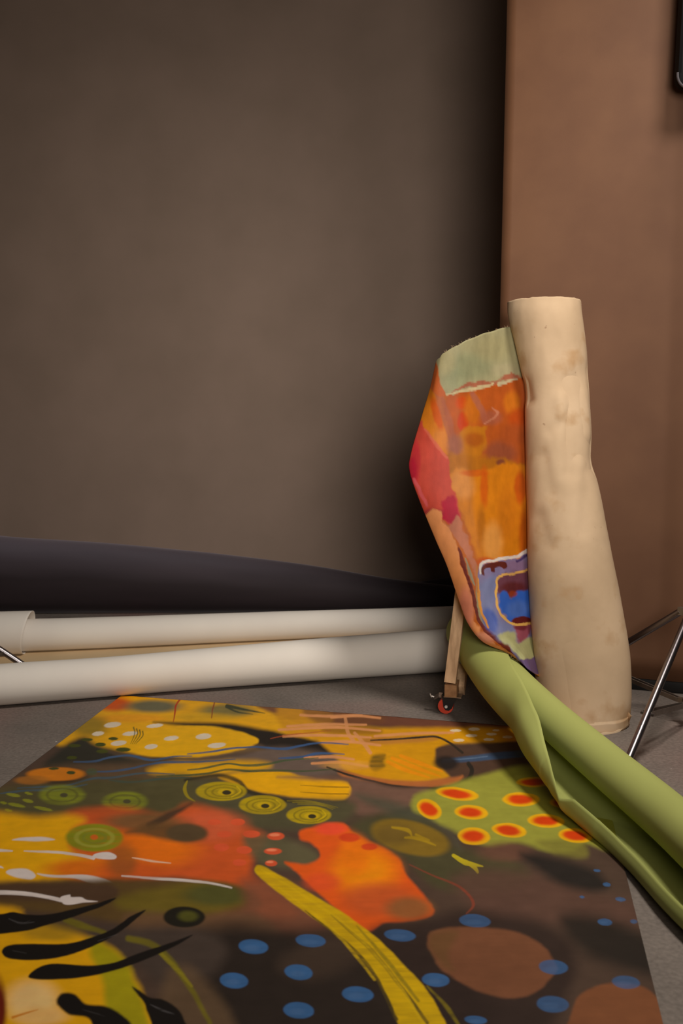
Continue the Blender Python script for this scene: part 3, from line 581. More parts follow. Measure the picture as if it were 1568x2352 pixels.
# ------------------------------------------------------------------ charcoal paper roll along the foot of the grey backdrop
def loft(keys, m=64, n=120, sag=None, wob=0.0, seed=0, ends=True):
    """keys: (t, x, y, z, r, squash) -> closed tube with open, thick ends"""
    ts = np.linspace(0, 1, n); V = interp(keys, ts)
    th = np.linspace(0, 2 * np.pi, m, endpoint=False)
    out = np.zeros((n, m, 3))
    for i in range(n):
        c = Vector(V[i, :3]); a = Vector(V[max(i - 1, 0), :3]); b = Vector(V[min(i + 1, n - 1), :3])
        d = (b - a).normalized(); u = d.cross(Vector((0, 0, 1))).normalized(); v = u.cross(d)
        r = V[i, 3] * (1 + wob * (fbm(np.cos(th) * 1.5 + seed + 10, np.sin(th) * 1.5 + ts[i] * 6 + 10, 3) - 0.5))
        for k in range(m):
            out[i, k] = c + u * (math.cos(th[k]) * r[k]) + v * (math.sin(th[k]) * r[k] * V[i, 4])
    return out
def spiral_end(bm_name, c, d, r, turns, m, parent, thick=0.0012, length=0.02):
    """the wound layers seen in the end of a paper roll"""
    n = int(turns * 40); u = d.cross(Vector((0, 0, 1))).normalized(); v = u.cross(d)
    P_ = np.zeros((2, n, 3))
    for k in range(n):
        a = 2 * math.pi * k / 40; rr = r * (1 - 0.75 * k / n)
        q = c + u * math.cos(a) * rr + v * math.sin(a) * rr
        P_[0, k] = q - d * 0.004; P_[1, k] = q + d * length
    o = link(bm_name, grid_mesh(P_), m, parent); solid(o, thick); return o
Yr = 5.22
ck = []
for (px, ty, r) in [(-700, 1150, .225), (-300, 1202, .215), (0, 1240, .205), (250, 1274, .185), (500, 1314, .155), (700, 1349, .125), (900, 1377, .085), (1080, 1393, .06)]:
    top = at(px, ty, Yr - 0.02)
    ck.append((0, top.x, Yr, max(top.z - r, r * 0.9 + 0.004), r, 0.98))
x0, x1 = ck[0][1], ck[-1][1]
ck = [((c[1] - x0) / (x1 - x0),) + c[1:] for c in ck]
gr = thing('charcoal_paper_roll', 'long charcoal grey paper roll lying across the floor at the foot of the grey backdrop', 'paper roll', (-0.6, Yr, 0))
o = link('paper_roll', grid_mesh(loft(ck, 64, 110, wob=0.05), True), M['dark_paper'], gr); solid(o, 0.003, -1)
e = []
for (px, ty, r) in [(850, 1385, .020), (940, 1370, .05), (1060, 1346, .075), (1200, 1320, .09)]:
    top = at(px, ty, Yr + 0.2); e.append((0, top.x, Yr + 0.22, max(top.z - r, r * .9 + .003), r, 0.95))
x0, x1 = e[0][1], e[-1][1]; e = [((c[1] - x0) / (x1 - x0),) + c[1:] for c in e]
o = link('loose_end', grid_mesh(loft(e, 48, 50, wob=0.05, seed=3), True), M['dark_paper'], gr); solid(o, 0.003, -1)

# ------------------------------------------------------------------ cream paper scroll: two rolls joined by the flat sheet
ws = thing('cream_paper_scroll', 'long cream paper rolled up from both edges, lying across the floor behind the painting', 'paper scroll', (-0.5, 3.9, 0))
def px_tube(keys, m=72, n=140, wob=0.012, seed=0):
    """keys: (px, y_top, y_bottom, distance)"""
    L = []
    for (px, t, b, Y) in keys:
        p = at(px, (t + b) / 2, Y); r = (b - t) / 2 / F * Y * 1.01
        L.append((0, p.x, Y, max(r + 0.006, p.z) if False else r + 0.006, r, 1.0))
    x0, x1 = L[0][1], L[-1][1]
    L = [((c[1] - x0) / (x1 - x0),) + c[1:] for c in L]
    return loft(L, m, n, wob=wob, seed=seed), L
frontY = lambda x: 3.535 + (x / 1020) * 0.455
fk = [(-230, 1560, 1650, 3.43), (0, 1545, 1637, 3.535), (250, 1533, 1621, 3.645), (500, 1515, 1605, 3.76), (750, 1492, 1586, 3.87), (1000, 1462, 1558, 3.98), (1090, 1454, 1549, 4.02)]
g, Lf = px_tube(fk, seed=1)
fr = link('front_roll', grid_mesh(g, True), M['white_paper'], ws); solid(fr, 0.002, -1)
bk = [(-110, 1441, 1517, 4.27), (0, 1438, 1512, 4.30), (300, 1431, 1500, 4.40), (600, 1420, 1484, 4.52), (900, 1409, 1468, 4.64), (1080, 1402, 1458, 4.72)]
g, Lb = px_tube(bk, seed=2)
br = link('back_roll', grid_mesh(g, True), M['white_paper'], ws); solid(br, 0.002, -1)
n = 60
g = np.zeros((14, n, 3))
Vf = interp(Lf, np.linspace(0.02, 0.98, n)); Vb = interp(Lb, np.linspace(0.02, 0.98, n))
for j in range(n):
    for i in range(14):
        t = i / 13
        g[i, j] = (Vf[j, 0] * (1 - t) + Vb[j, 0] * t, Vf[j, 1] * (1 - t) + Vb[j, 1] * t, 0.0035 + 0.012 * (1 - t)**6)
link('flat_sheet', grid_mesh(g), M['cream_inside'], ws)
ws.children[-1]['label'] = 'tan inner face of the cream paper between its two rolls'
solid(ws.children[-1], 0.002, 0)
# loose outer turn on the left end of the back roll
n, m = 40, 60
g = np.zeros((n, m, 3))
c0 = at(70, 1470, 4.28); c1 = at(-125, 1474, 4.23)
for i in range(n):
    t = i / (n - 1)
    c = c0.lerp(c1, t)
    for k in range(m):
        a = math.radians(-100 + 330 * k / (m - 1)); r = 0.0915 + 0.006 * k / m
        ex = 0
        if t < 0.5:
            ex = (1 - t * 2) * (0.018 * math.cos(a - 1.4) - 0.008)
        g[i, k] = (c.x + ex, c.y - math.cos(a) * r * (-1) * -1, 0.096 + math.sin(a) * r)
wr = link('loose_outer_turn', grid_mesh(g), M['white_paper'], ws); solid(wr, 0.002)

# ------------------------------------------------------------------ painted cloth on the floor
rows, cols = 560, 1150
TL = ground(280, 1601); TR = ground(1356, 1687); L1 = ground(0, 1815); R1 = ground(1520, 2352)
dl = (L1 - TL); dl /= -dl.y; dr = (R1 - TR); dr /= -dr.y
ys = np.linspace(0, 1, rows)
def yrow(v):   # rows crowd together in the distance
    ypx = 1595 + v * (2470 - 1595)
    return ground(784, ypx).y
far = ground(784, 1595).y; near = ground(784, 2470).y
G_ = np.zeros((rows, cols, 3)); u = np.linspace(0, 1, cols)
for i, v in enumerate(ys):
    k = (far - yrow(v)) / (far - near)
    span = far - near
    l = TL + dl * (k * (TL.y - near)); r = TR + dr * (k * (TR.y - near))
    G_[i, :, 0] = l.x + (r.x - l.x) * u; G_[i, :, 1] = l.y + (r.y - l.y) * u
X_, Y_ = G_[..., 0], G_[..., 1]
edge = np.minimum(np.minimum(u, 1 - u)[None, :] * 1.7, np.minimum(ys, 1)[:, None] * 2.0)
G_[..., 1] += (fbm(X_ * 6, Y_ * 0 + 2, 3) - 0.5) * 0.012 * np.exp(-ys[:, None] * 60)
G_[..., 2] = 0.0045 + 0.004 * fbm(X_ * 2.5 + 20, Y_ * 2.5 + 20, 3) * np.clip(edge * 8, 0.2, 1)
pxx, pyy = pix(X_, Y_, 0.0)
me = grid_mesh(G_)
set_paint(me, paint_floor_cloth(pxx.reshape(-1), pyy.reshape(-1)))
me.materials.append(paint_mat('painted_canvas', 0.55, 0.12, 26)); me.materials.append(M['canvas_edge'])
pc = link('painted_floor_canvas', me)
solid(pc, 0.0025, -1)
tag(pc, 'large abstract painting on canvas in yellow, orange, black and blue, lying flat on the floor', 'painting')

# ------------------------------------------------------------------ lime green paper roll
gp = thing('green_paper_roll', 'lime green paper roll, half unrolled, lying diagonally across the corner of the floor painting', 'paper roll', (0.7, 2.4, 0))
ctr = [(1.45, None, (0.93, 0.083), 0.078), (2.0, None, (0.815, 0.092), 0.078), (2.33, (1520, 1890), None, 0.077), (2.6, (1384, 1774), None, 0.077), (2.9, (1256, 1662), None, 0.077), (3.2, (1158, 1566), None, 0.077), (3.45, (1108, 1501), None, 0.077), (3.72, (1076, 1454), None, 0.080)]
ck = []
for (Y, px, xz, r) in ctr:
    if px: p = at(px[0], px[1], Y); ck.append((Y, p.x, p.z, r))
    else: ck.append((Y, xz[0], xz[1], r))
YS = np.linspace(1.45, 3.72, 240)
C3 = interp(ck, YS)
m = 96
g = np.zeros((len(YS), m, 3))
for i, Y in enumerate(YS):
    x, z, r = C3[i]
    q_ = min(max((Y - 3.0) / 0.6, 0), 1)
    r = (0.060 if Y < 2.4 else 0.060 - 0.004 * min((Y - 2.4) / 0.5, 1)) * (1 - q_) + 0.070 * q_
    x += 0.012 * (1 - q_) + 0.004 * q_; z += 0.015 * (1 - q_) + 0.006 * q_
    for k in range(m):
        a = 2 * math.pi * k / m
        rr = r * (1 + 0.02 * (vnoise(np.array([math.cos(a) * 2 + 5]), np.array([Y * 3 + math.sin(a) * 2]))[0] - .5))
        g[i, k] = (x + math.cos(a) * rr, Y + 0.17 * math.cos(a) * rr, z + math.sin(a) * rr)
o = link('wound_roll', grid_mesh(g, True), M['green_paper'], gp); solid(o, 0.002, -1)
def arc(r, lip, R, n=40, start=-35, pw=1.3):
    out = []
    for k in range(n):
        s = k / (n - 1); th = math.radians(start + (lip - start) * s); rr = r + 0.004 + (R - r - 0.004) * s**pw
        out.append((-math.sin(th) * rr, -math.cos(th) * rr))
    return np.array(out)
def poly(pts, n=40):
    V = cr(pts, False, 12); d = np.r_[0, np.cumsum(np.hypot(*np.diff(V, axis=0).T))]
    t = np.linspace(0, d[-1], n); return np.stack([np.interp(t, d, V[:, 0]), np.interp(t, d, V[:, 1])], 1)
r = 0.077
near = [(.068, -.004), (.058, -.042), (.006, -.081), (-.045, -.084), (-.088, -.086), (-.118, -.072), (-.122, -.052), (-.112, -.03)]
STN = [(1.45, poly(near)), (2.15, poly(near)),
       (2.38, poly([(.068, -.004), (.058, -.042), (.006, -.082), (-.05, -.088), (-.095, -.092), (-.126, -.072), (-.132, -.048), (-.122, -.022)])),
       (2.49, poly([(.068, -.004), (.058, -.042), (.006, -.082), (-.06, -.092), (-.115, -.086), (-.146, -.056), (-.148, -.030), (-.142, -.008)])),
       (2.53, poly([(.068, -.004), (.058, -.042), (.006, -.082), (-.06, -.092), (-.115, -.086), (-.150, -.060), (-.160, -.040), (-.158, -.026)])),
       (2.60, poly([(.068, -.004), (.058, -.042), (.006, -.082), (-.06, -.092), (-.115, -.080), (-.148, -.042), (-.150, -.010), (-.142, .008)])),
       (2.70, poly([(.068, -.004), (.058, -.042), (.006, -.082), (-.06, -.090), (-.110, -.070), (-.138, -.024), (-.134, .016), (-.110, .036)])),
       (2.82, poly([(.068, -.004), (.058, -.042), (.006, -.082), (-.06, -.086), (-.105, -.056), (-.122, -.008), (-.112, .044), (-.074, .074)])),
       (2.98, arc(r, 158, .098)), (3.12, arc(r, 176, .094)), (3.3, arc(r, 205, .088)), (3.5, arc(r, 225, .086)), (3.74, arc(r, 240, .090))]
keys = [(s[0],) + tuple(s[1].reshape(-1)) for s in STN]
YS = np.concatenate([np.linspace(1.45, 2.4, 60), np.linspace(2.405, 2.9, 110), np.linspace(2.91, 3.74, 90)])
S2 = np.stack([np.interp(YS, [k[0] for k in keys], [k[q] for k in keys]) for q in range(1, 81)], 1)
# gently smoothed along the length, but not across the tear
S3 = interp(keys, YS); S2 = np.where(((YS > 2.4) & (YS < 2.66))[:, None], S2, S3).reshape(len(YS), 40, 2)
C3 = interp(ck, YS)
g = np.zeros((len(YS), 40, 3))
for i, Y in enumerate(YS):
    for k in range(40):
        dx, dz = S2[i, k]; s = k / 39
        wv = 0.0035 * (vnoise(np.array([Y * 14]), np.array([3.3]))[0] - .5) * s**3
        g[i, k] = (C3[i, 0] + dx + wv, Y + 0.17 * dx, max(C3[i, 1] + dz + wv, 0.006))
o = link('loose_outer_sheet', grid_mesh(g), M['green_paper'], gp)
o.data.materials.append(M['green_inside']); o['label'] = 'outer turn of the green paper, peeling open with a torn edge'
solid(o, 0.0022, 0.0)
p = at(1076, 1454, 3.72)
spiral_end('roll_end', p, Vector((-0.17, 1, 0.1)).normalized(), 0.078, 5, M['green_inside'], gp)

# ------------------------------------------------------------------ standing canvas roll with the painted flap
cv = thing('rolled_canvas', 'tall beige canvas roll standing on end, a flap of its orange and blue painting showing', 'canvas roll', (0.78, 3.36, 0))
TB = [(0.0, 1690, 1236, 1441), (.03, 1660, 1235, 1443), (.10, 1590, 1233, 1447), (.19, 1500, 1225, 1444), (.33, 1370, 1216, 1423), (.45, 1250, 1212, 1399), (.56, 1130, 1210, 1376), (.62, 1060, 1209, 1360), (.66, 1025, 1208, 1360), (.73, 950, 1206, 1357), (.79, 890, 1203, 1353), (.88, 800, 1185, 1344), (.96, 725, 1167, 1335), (1.0, 694, 1165, 1332)]
def tubeY(t): return 3.335 + 0.27 * t
grooves = [(1320, 895, 1328, 1010, 30, .014), (1320, 985, 1309, 1085, 18, .010), (1288, 915, 1294, 955, 16, -.006), (1248, 1050, 1264, 1130, 18, .006), (1354, 1035, 1366, 1065, 22, .012), (1240, 1190, 1258, 1250, 20, .006), (1345, 855, 1305, 880, 24, .006), (1204, 880, 1212, 915, 14, .010), (1262, 990, 1312, 948, 14, .005), (1352, 1090, 1340, 1220, 18, .006), (1300, 1500, 1330, 1620, 30, .004), (1275, 780, 1290, 860, 26, .004)]
def canvas_tube(t0, t1, n, m, shrink=0.0, dent=True, droop=None):
    V = interp([(a[0], a[1], a[2], a[3]) for a in TB], np.linspace(t0, t1, n))
    ts = np.linspace(t0, t1, n); g = np.zeros((n, m, 3))
    for i in range(n):
        Y = tubeY(ts[i]); a = at(V[i, 1], V[i, 0], Y); b = at(V[i, 2], V[i, 0], Y)
        if ts[i] <= 0.0: a.z = b.z = max(a.z, 0.0)
        rx = (b.x - a.x) / 2 - shrink; c = (a + b) / 2; ry = min(rx * 0.92, 0.128) - 0
        for k in range(m):
            th = 2 * math.pi * k / m
            cx, sy = math.cos(th), math.sin(th)
            lump = 0.008 * (fbm(np.array([cx * 1.6 + 4]), np.array([ts[i] * 7 + sy * 1.3]), 3)[0] - 0.5)
            d = 0
            q = c + Vector((cx * rx, sy * ry, 0))
            if dent and sy < 0.3:
                px, py = pix(*q)
                for (gx, gy, hx, hy, w_, dp) in grooves:
                    ex, ey = hx - gx, hy - gy; L = ex * ex + ey * ey
                    tt = min(max(((px - gx) * ex + (py - gy) * ey) / L, 0), 1)
                    dd = math.hypot(px - gx - tt * ex, py - gy - tt * ey)
                    d -= 1.1 * dp * math.exp(-(dd / w_)**2) * (1 if abs(cx) < 0.97 else 0.5)
            f_ = 1 + (d + lump) / rx
            q = c + Vector((cx * rx * f_, sy * ry * f_, 0))
            # the rim follows the lean of the roll
            if ts[i] > 0.8: q.z += -sy * ry * 0.06 * (ts[i] - .8) / .2
            if droop: q.z += droop(th, ts[i])
            g[i, k] = q
    return g
m_can, nt, bs = nodes('stained_canvas')
bs.inputs['Roughness'].default_value = 0.8; bs.inputs['Specular IOR Level'].default_value = 0.2
tc = nt.nodes.new('ShaderNodeTexCoord')
def _n(s, d, mp=None):
    x = nt.nodes.new('ShaderNodeTexNoise'); x.inputs['Scale'].default_value = s; x.inputs['Detail'].default_value = d
    nt.links.new(tc.outputs['Object'], x.inputs['Vector']); return x
def _r(src, stops):
    x = nt.nodes.new('ShaderNodeValToRGB')
    for e_, (p_, c_) in zip(x.color_ramp.elements, (stops[0], stops[-1])): e_.position = p_; e_.color = c_
    for p_, c_ in stops[1:-1]:
        e_ = x.color_ramp.elements.new(p_); e_.color = c_
    nt.links.new(src, x.inputs[0]); return x
CB = [(0.3, rgb(142, 119, 93, K)), (0.52, rgb(158, 134, 107, K)), (0.72, rgb(168, 144, 117, K))]
b1 = _r(_n(3.2, 5).outputs[0], CB)
st = _r(_n(7.5, 4).outputs[0], [(0.56, (0, 0, 0, 1)), (0.70, (1, 1, 1, 1))])
mxs = nt.nodes.new('ShaderNodeMix'); mxs.data_type = 'RGBA'; mxs.inputs['B'].default_value = rgb(138, 106, 72, K)
msk = nt.nodes.new('ShaderNodeMath'); msk.operation = 'MULTIPLY'; msk.inputs[1].default_value = 0.75
nt.links.new(st.outputs[0], msk.inputs[0]); nt.links.new(msk.outputs[0], mxs.inputs['Factor']); nt.links.new(b1.outputs[0], mxs.inputs['A'])
sp_ = _r(_n(42, 2).outputs[0], [(0.74, (0, 0, 0, 1)), (0.80, (1, 1, 1, 1))])
mx2 = nt.nodes.new('ShaderNodeMix'); mx2.data_type = 'RGBA'; mx2.inputs['B'].default_value = rgb(110, 82, 60, K)
mk2 = nt.nodes.new('ShaderNodeMath'); mk2.operation = 'MULTIPLY'; mk2.inputs[1].default_value = 0.6
nt.links.new(sp_.outputs[0], mk2.inputs[0]); nt.links.new(mk2.outputs[0], mx2.inputs['Factor']); nt.links.new(mxs.outputs['Result'], mx2.inputs['A'])
nt.links.new(mx2.outputs['Result'], bs.inputs['Base Color'])
bp_ = nt.nodes.new('ShaderNodeBump'); bp_.inputs['Strength'].default_value = 0.35; bp_.inputs['Distance'].default_value = 0.004
wn = _n(12, 6); nt.links.new(wn.outputs[0], bp_.inputs['Height']); nt.links.new(bp_.outputs[0], bs.inputs['Normal'])
M['canvas'] = m_can

def top_fray(th, t): return 0.004 * (vnoise(np.array([th * 9.0]), np.array([1.5]))[0] - .5) if t > 0.995 else 0
def low_hem(th, t):
    return 0.010 * math.sin(th * 1.0 + 2.2) + 0.005 * (vnoise(np.array([th * 4]), np.array([8.5]))[0] - .5) if t < 0.05 else 0
g = canvas_tube(0.026, 1.0, 210, 150, 0, True, lambda a, t: top_fray(a, t) + low_hem(a, t))
ct = link('outer_turn', grid_mesh(g, True), M['canvas'], cv); solid(ct, 0.003, -1)
g = canvas_tube(0.0, 0.985, 60, 110, 0.012, False)
g[0, :, 2] = np.maximum(0.004 + 0.006 * (np.array([vnoise(np.array([k * .25]), np.array([2.2]))[0] for k in range(110)])), 0.002)
ci = link('inner_turn', grid_mesh(g, True), M['canvas'], cv); solid(ci, 0.003, -1)
# little dog-ear at the foot of the roll
pa = at(1441, 1632, 3.31); 
g = np.array([[at(1438, 1630, 3.30), at(1446, 1640, 3.28), at(1450, 1645, 3.27)], [at(1438, 1645, 3.30), at(1444, 1652, 3.28), at(1449, 1646, 3.27)], [at(1437, 1666, 3.30), at(1441, 1662, 3.29), at(1445, 1655, 3.28)]])
o = link('dog_ear', grid_mesh(g), M['canvas'], cv); solid(o, 0.002)

FL = [  # left edge, fold, edge tucked behind the roll
    ((1001, 829), (1034, 802), (1196, 744), 3.46), ((986, 895), (1018, 890), (1212, 870), 3.47), ((965, 965), (1026, 965), (1222, 960), 3.46), ((943, 1042), (1036, 1050), (1226, 1050), 3.44), ((940, 1082), (1044, 1110), (1228, 1110), 3.43),
    ((961, 1145), (1053, 1170), (1230, 1170), 3.41), ((1000, 1240), (1072, 1250), (1232, 1240), 3.39), ((1026, 1300), (1092, 1310), (1234, 1290), 3.37), ((1053, 1378), (1103, 1380), (1236, 1370), 3.35), ((1074, 1432), (1116, 1435), (1240, 1430), 3.32), ((1108, 1474), (1152, 1468), (1244, 1490), 3.27), ((1160, 1498), (1192, 1503), (1246, 1530), 3.23), ((1194, 1520), (1212, 1536), (1250, 1562), 3.20)]
nR, nC = 330, 230
tk = np.linspace(0, 1, len(FL)); tt = np.linspace(0, 1, nR)
Lk = interp([(a,) + f[0] for a, f in zip(tk, FL)], tt); Fk = interp([(a,) + f[1] for a, f in zip(tk, FL)], tt); Rk = interp([(a,) + f[2] for a, f in zip(tk, FL)], tt); Yk = interp([(a, f[3]) for a, f in zip(tk, FL)], tt)[:, 0]
def FLX(i, s):   # smooth curve from the free edge over the soft fold to the roll
    q = interp([(0,) + tuple(Lk[i]), (0.34,) + tuple(Fk[i]), (1,) + tuple(Rk[i])], [s])[0]
    return q
g = np.zeros((nR, nC, 3)); PX = np.zeros((nR, nC)); PY = np.zeros((nR, nC))
for i in range(nR):
    for j in range(nC):
        s = j / (nC - 1); sf = 0.34
        x, y = FLX(i, s)
        if tt[i] < 0.06: y -= (1 - tt[i] / 0.06) * (7 * math.sin(math.pi * min(max((s - .34) / .66, 0), 1)) + 0.8 * math.sin(s * 40) * 1)
        wv = max(0, sf - s) / sf
        Y = Yk[i] - 0.035 * math.sin(math.pi * s**0.75) + 0.0 * wv**1.8 * (1 - 0.75 * max(0, tt[i] - .7) / .3) + 0.008 * (vnoise(np.array([s * 4.0]), np.array([tt[i] * 9]))[0] - .5)
        e_ = min(max((s - 0.45) / 0.5, 0), 1); e_ = e_ * e_ * (3 - 2 * e_)
        Y += (tubeY(max(0, min(1, (1690 - y) / 996))) + 0.035 - Yk[i]) * e_
        g[i, j] = at(x, y, Y); PX[i, j] = x; PY[i, j] = y
me = grid_mesh(g); set_paint(me, paint_flap(PX.reshape(-1), PY.reshape(-1)))
me.materials.append(paint_mat('painted_flap', 0.5, 0.1, 30)); me.materials.append(M['canvas_back'])
fl = link('painted_flap', me, None, cv); fl['label'] = 'painted face of the canvas in orange, pink, pale green and blue'
me.flip_normals(); solid(fl, 0.0024, -1, 1)
for (x, y) in ((950, 1092), (1021, 1273)):
    bm = bmesh.new(); c = at(x, y, 3.47 if y < 1200 else 3.43); tube_bm(bm, c + Vector((0, 0.004, 0)), c + Vector((0, -0.004, 0)), 0.0045, 0.0032, 16)
    link('pin', mesh_bm(bm, True, 50), M['pin'], fl)
# frayed threads along the raw edges
bm = bmesh.new()
for k in range(46):
    s = random.random()
    if k < 30: b_ = Vector(g[0, int((0.25 + 0.7 * s) * (nC - 1))])
    else: b_ = Vector(g[nR - 1 - int(30 * random.random()), int(0.02 * nC)])
    d_ = Vector((random.uniform(-.008, .004), random.uniform(-.004, .004), random.uniform(.001, .008) * (1 if k < 30 else -1)))
    tube_bm(bm, b_, b_ + d_, 0.0004, 0.0002, 5)
link('frayed_threads', mesh_bm(bm), M['canvas_back'], fl)['kind'] = 'stuff'

# ------------------------------------------------------------------ wooden stand foot on a caster
es = thing('wooden_stand', 'raw wooden post on an orange caster wheel, standing beside the painted canvas flap', 'wooden stand', (0.37, 3.45, 0))
b0 = at(1034, 1568, 3.41); b1 = at(1059, 1385, 3.43); dz = (b1 - b0)
top = b0 + dz * (1.05 / dz.z) ; top.y = 3.60
def beam_bm(bm, a, b, sx, sy, ang=0.0):
    d = (b - a); q = d.normalized()
    xax = Vector((1, 0, 0)); xax = (xax - q * xax.dot(q)).normalized(); yax = q.cross(xax)
    ca, sa = math.cos(ang), math.sin(ang); xa = xax * ca + yax * sa; ya = yax * ca - xax * sa
    Rm = Matrix((xa, ya, q)).transposed()
    return box_bm(bm, (a + b) / 2, (sx, sy, d.length), Rm)
bm = bmesh.new(); beam_bm(bm, b0, top, 0.040, 0.036, math.radians(-14)); bevel_all(bm, 0.0015); link('post', mesh_bm(bm, True, 30), M['wood'], es)
bm = bmesh.new(); c = at(1036, 1584, 3.42); Rz = Matrix.Rotation(math.radians(-14), 3, 'Z'); box_bm(bm, c + Rz @ Vector((0.0, 0.10, 0)), (0.043, 0.24, 0.044), Rz); bevel_all(bm, 0.002); link('base_beam', mesh_bm(bm, True, 30), M['end_grain'], es)
bm = bmesh.new(); c2 = at(1060, 1560, 3.50); Rg = Matrix.Rotation(math.radians(-14), 3, 'Z') @ Matrix.Rotation(math.radians(38), 3, 'X'); box_bm(bm, c2, (0.03, 0.10, 0.05), Rg); bevel_all(bm, 0.0015); link('gusset', mesh_bm(bm, True, 30), M['wood'], es)
wc = at(1024, 1620, 3.45); wc.z = 0.0275
bm = bmesh.new()
ax = Vector((math.cos(math.radians(-14)), math.sin(math.radians(-14)), 0)); fw = Vector((-ax.y, ax.x, 0))
tube_bm(bm, wc - fw * 0.011, wc + fw * 0.011, 0.0270, seg=40); bevel_all(bm, 0.003, 2)
wheel = link('wheel', mesh_bm(bm, True, 35), M['orange'], es); wheel['label'] = 'orange caster wheel'
bm = bmesh.new()
for s in (-1, 1):
    prof = [(-0.020, 0.040), (0.034, 0.040), (0.027, 0.018), (0.017, -0.006), (0.006, -0.015), (-0.006, -0.013), (-0.013, -0.002), (-0.015, 0.016)]
    A_ = [bm.verts.new(wc + fw * (s * 0.0135) + ax * (q[0] + 0.006) + Vector((0, 0, q[1]))) for q in prof]
    B_ = [bm.verts.new(wc + fw * (s * 0.0165) + ax * (q[0] + 0.006) + Vector((0, 0, q[1]))) for q in prof]
    bm.faces.new(A_); bm.faces.new(B_)
    for k in range(len(prof)): bm.faces.new((A_[k], A_[(k + 1) % len(prof)], B_[(k + 1) % len(prof)], B_[k]))
box_bm(bm, wc + ax * 0.008 + Vector((0, 0, 0.0375)), (0.044, 0.034, 0.007), Rz)
link('fork', mesh_bm(bm, True, 30), M['black'], es)
bm = bmesh.new(); box_bm(bm, c + Rz @ Vector((0.006, 0.012, -0.0242)) , (0.062, 0.05, 0.003), Rz)
bm2 = bm; link('mounting_plate', mesh_bm(bm2, False), M['steel'], es)
bm = bmesh.new(); tube_bm(bm, wc + ax * 0.003 - fw * 0.0215, wc + ax * 0.003 - fw * 0.016, 0.0052, seg=18); link('axle_bolt', mesh_bm(bm, True, 40), M['pin'], es)
bm = bmesh.new()
lv = [(-0.012, 0.036), (-0.026, 0.036), (-0.036, 0.029), (-0.044, 0.024), (-0.053, 0.027), (-0.058, 0.039)]
for k in range(len(lv) - 1):
    box = (wc + ax * lv[k][0] + Vector((0, 0, lv[k][1])), wc + ax * lv[k + 1][0] + Vector((0, 0, lv[k + 1][1])))
    beam_bm(bm, box[0], box[1], 0.004, 0.018)
link('brake_lever', mesh_bm(bm, True, 30), M['steel'], es)

# ------------------------------------------------------------------ chrome light stands
def beam_child(name, mtl, parent, f):
    bm = bmesh.new(); f(bm); return link(name, mesh_bm(bm, True, 40), mtl, parent)
def make_stand(label, loc, angs, hubz, lowz, rad, tall):
    t = thing('light_stand', label, 'light stand', loc, 'chrome light stands')
    B = Vector(loc)
    beam_child('column', M['steel'], t, lambda bm: tube_bm(bm, B + Vector((0, 0, lowz - .05)), B + Vector((0, 0, tall)), 0.012, seg=24))
    def hub(bm):
        tube_bm(bm, B + Vector((0, 0, hubz - 0.018)), B + Vector((0, 0, hubz + 0.016)), 0.026, seg=28)
        for a in angs: box_bm(bm, B + Vector((math.cos(a) * .033, math.sin(a) * .033, hubz - .004)), (.034, .022, .026), Matrix.Rotation(a, 3, 'Z'))
    beam_child('top_collar', M['steel'], t, hub)
    def low(bm):
        tube_bm(bm, B + Vector((0, 0, lowz - 0.012)), B + Vector((0, 0, lowz + 0.012)), 0.022, seg=28)
        for a in angs: box_bm(bm, B + Vector((math.cos(a) * .028, math.sin(a) * .028, lowz)), (.03, .016, .016), Matrix.Rotation(a, 3, 'Z'))
    beam_child('lower_collar', M['steel'], t, low)
    for a in angs:
        d = Vector((math.cos(a), math.sin(a), 0)); sd = Vector((-d.y, d.x, 0))
        h0 = B + d * 0.044 + Vector((0, 0, hubz - 0.006)); ft = B + d * rad + Vector((0, 0, 0.014))
        lg = beam_child('leg', M['chrome'], t, lambda bm: tube_bm(bm, h0, ft, 0.0125, seg=28))
        beam_child('rubber_foot', M['rubber'], lg, lambda bm: tube_bm(bm, ft + (h0 - ft).normalized() * .03, ft - (h0 - ft).normalized() * .008, 0.0145, 0.0125, seg=20))
        mid = h0.lerp(ft, 0.66); l0 = B + d * 0.04 + Vector((0, 0, lowz))
        def brace(bm):
            for s in (-1, 1): beam_bm(bm, l0 + sd * s * .008, mid + sd * s * .013, 0.003, 0.016, 0)
        bc = beam_child('brace', M['steel'], t, brace)
        beam_child('bolt', M['chrome'], bc, lambda bm: tube_bm(bm, mid - sd * .021, mid + sd * .021, 0.0045, seg=14))
    return t
SY = 3.30; SX = at(1590, 1405, SY).x
fp = ground(1432, 1780); ang1 = math.atan2(fp.y - SY, fp.x - SX); RAD = math.hypot(fp.y - SY, fp.x - SX)
st1 = make_stand('chrome light stand at the right edge, its legs spread beside the standing canvas roll', (SX, SY, 0), [ang1, ang1 - math.radians(101), ang1 + math.radians(130)], at(1584, 1405, SY).z, at(1584, 1612, SY).z, RAD, at(1549, 208, 3.575).z + 0.06)
lc = ground(120, 1582)
hub_t = at(1584, 1405, SY).z
st2 = st1.copy(); COL.objects.link(st2)
for ch in list(st1.children):
    c_ = ch.copy(); COL.objects.link(c_); c_.parent = st2
    for gch in ch.children:
        d_ = gch.copy(); COL.objects.link(d_); d_.parent = c_
turn = math.radians(4) - ang1
st2.rotation_euler = (0, 0, turn); st2.location = (lc.x - RAD * math.cos(math.radians(4)), lc.y - 0.03, 0.0)
st2['label'] = 'chrome light stand at the left edge, one leg resting between the cream paper rolls'

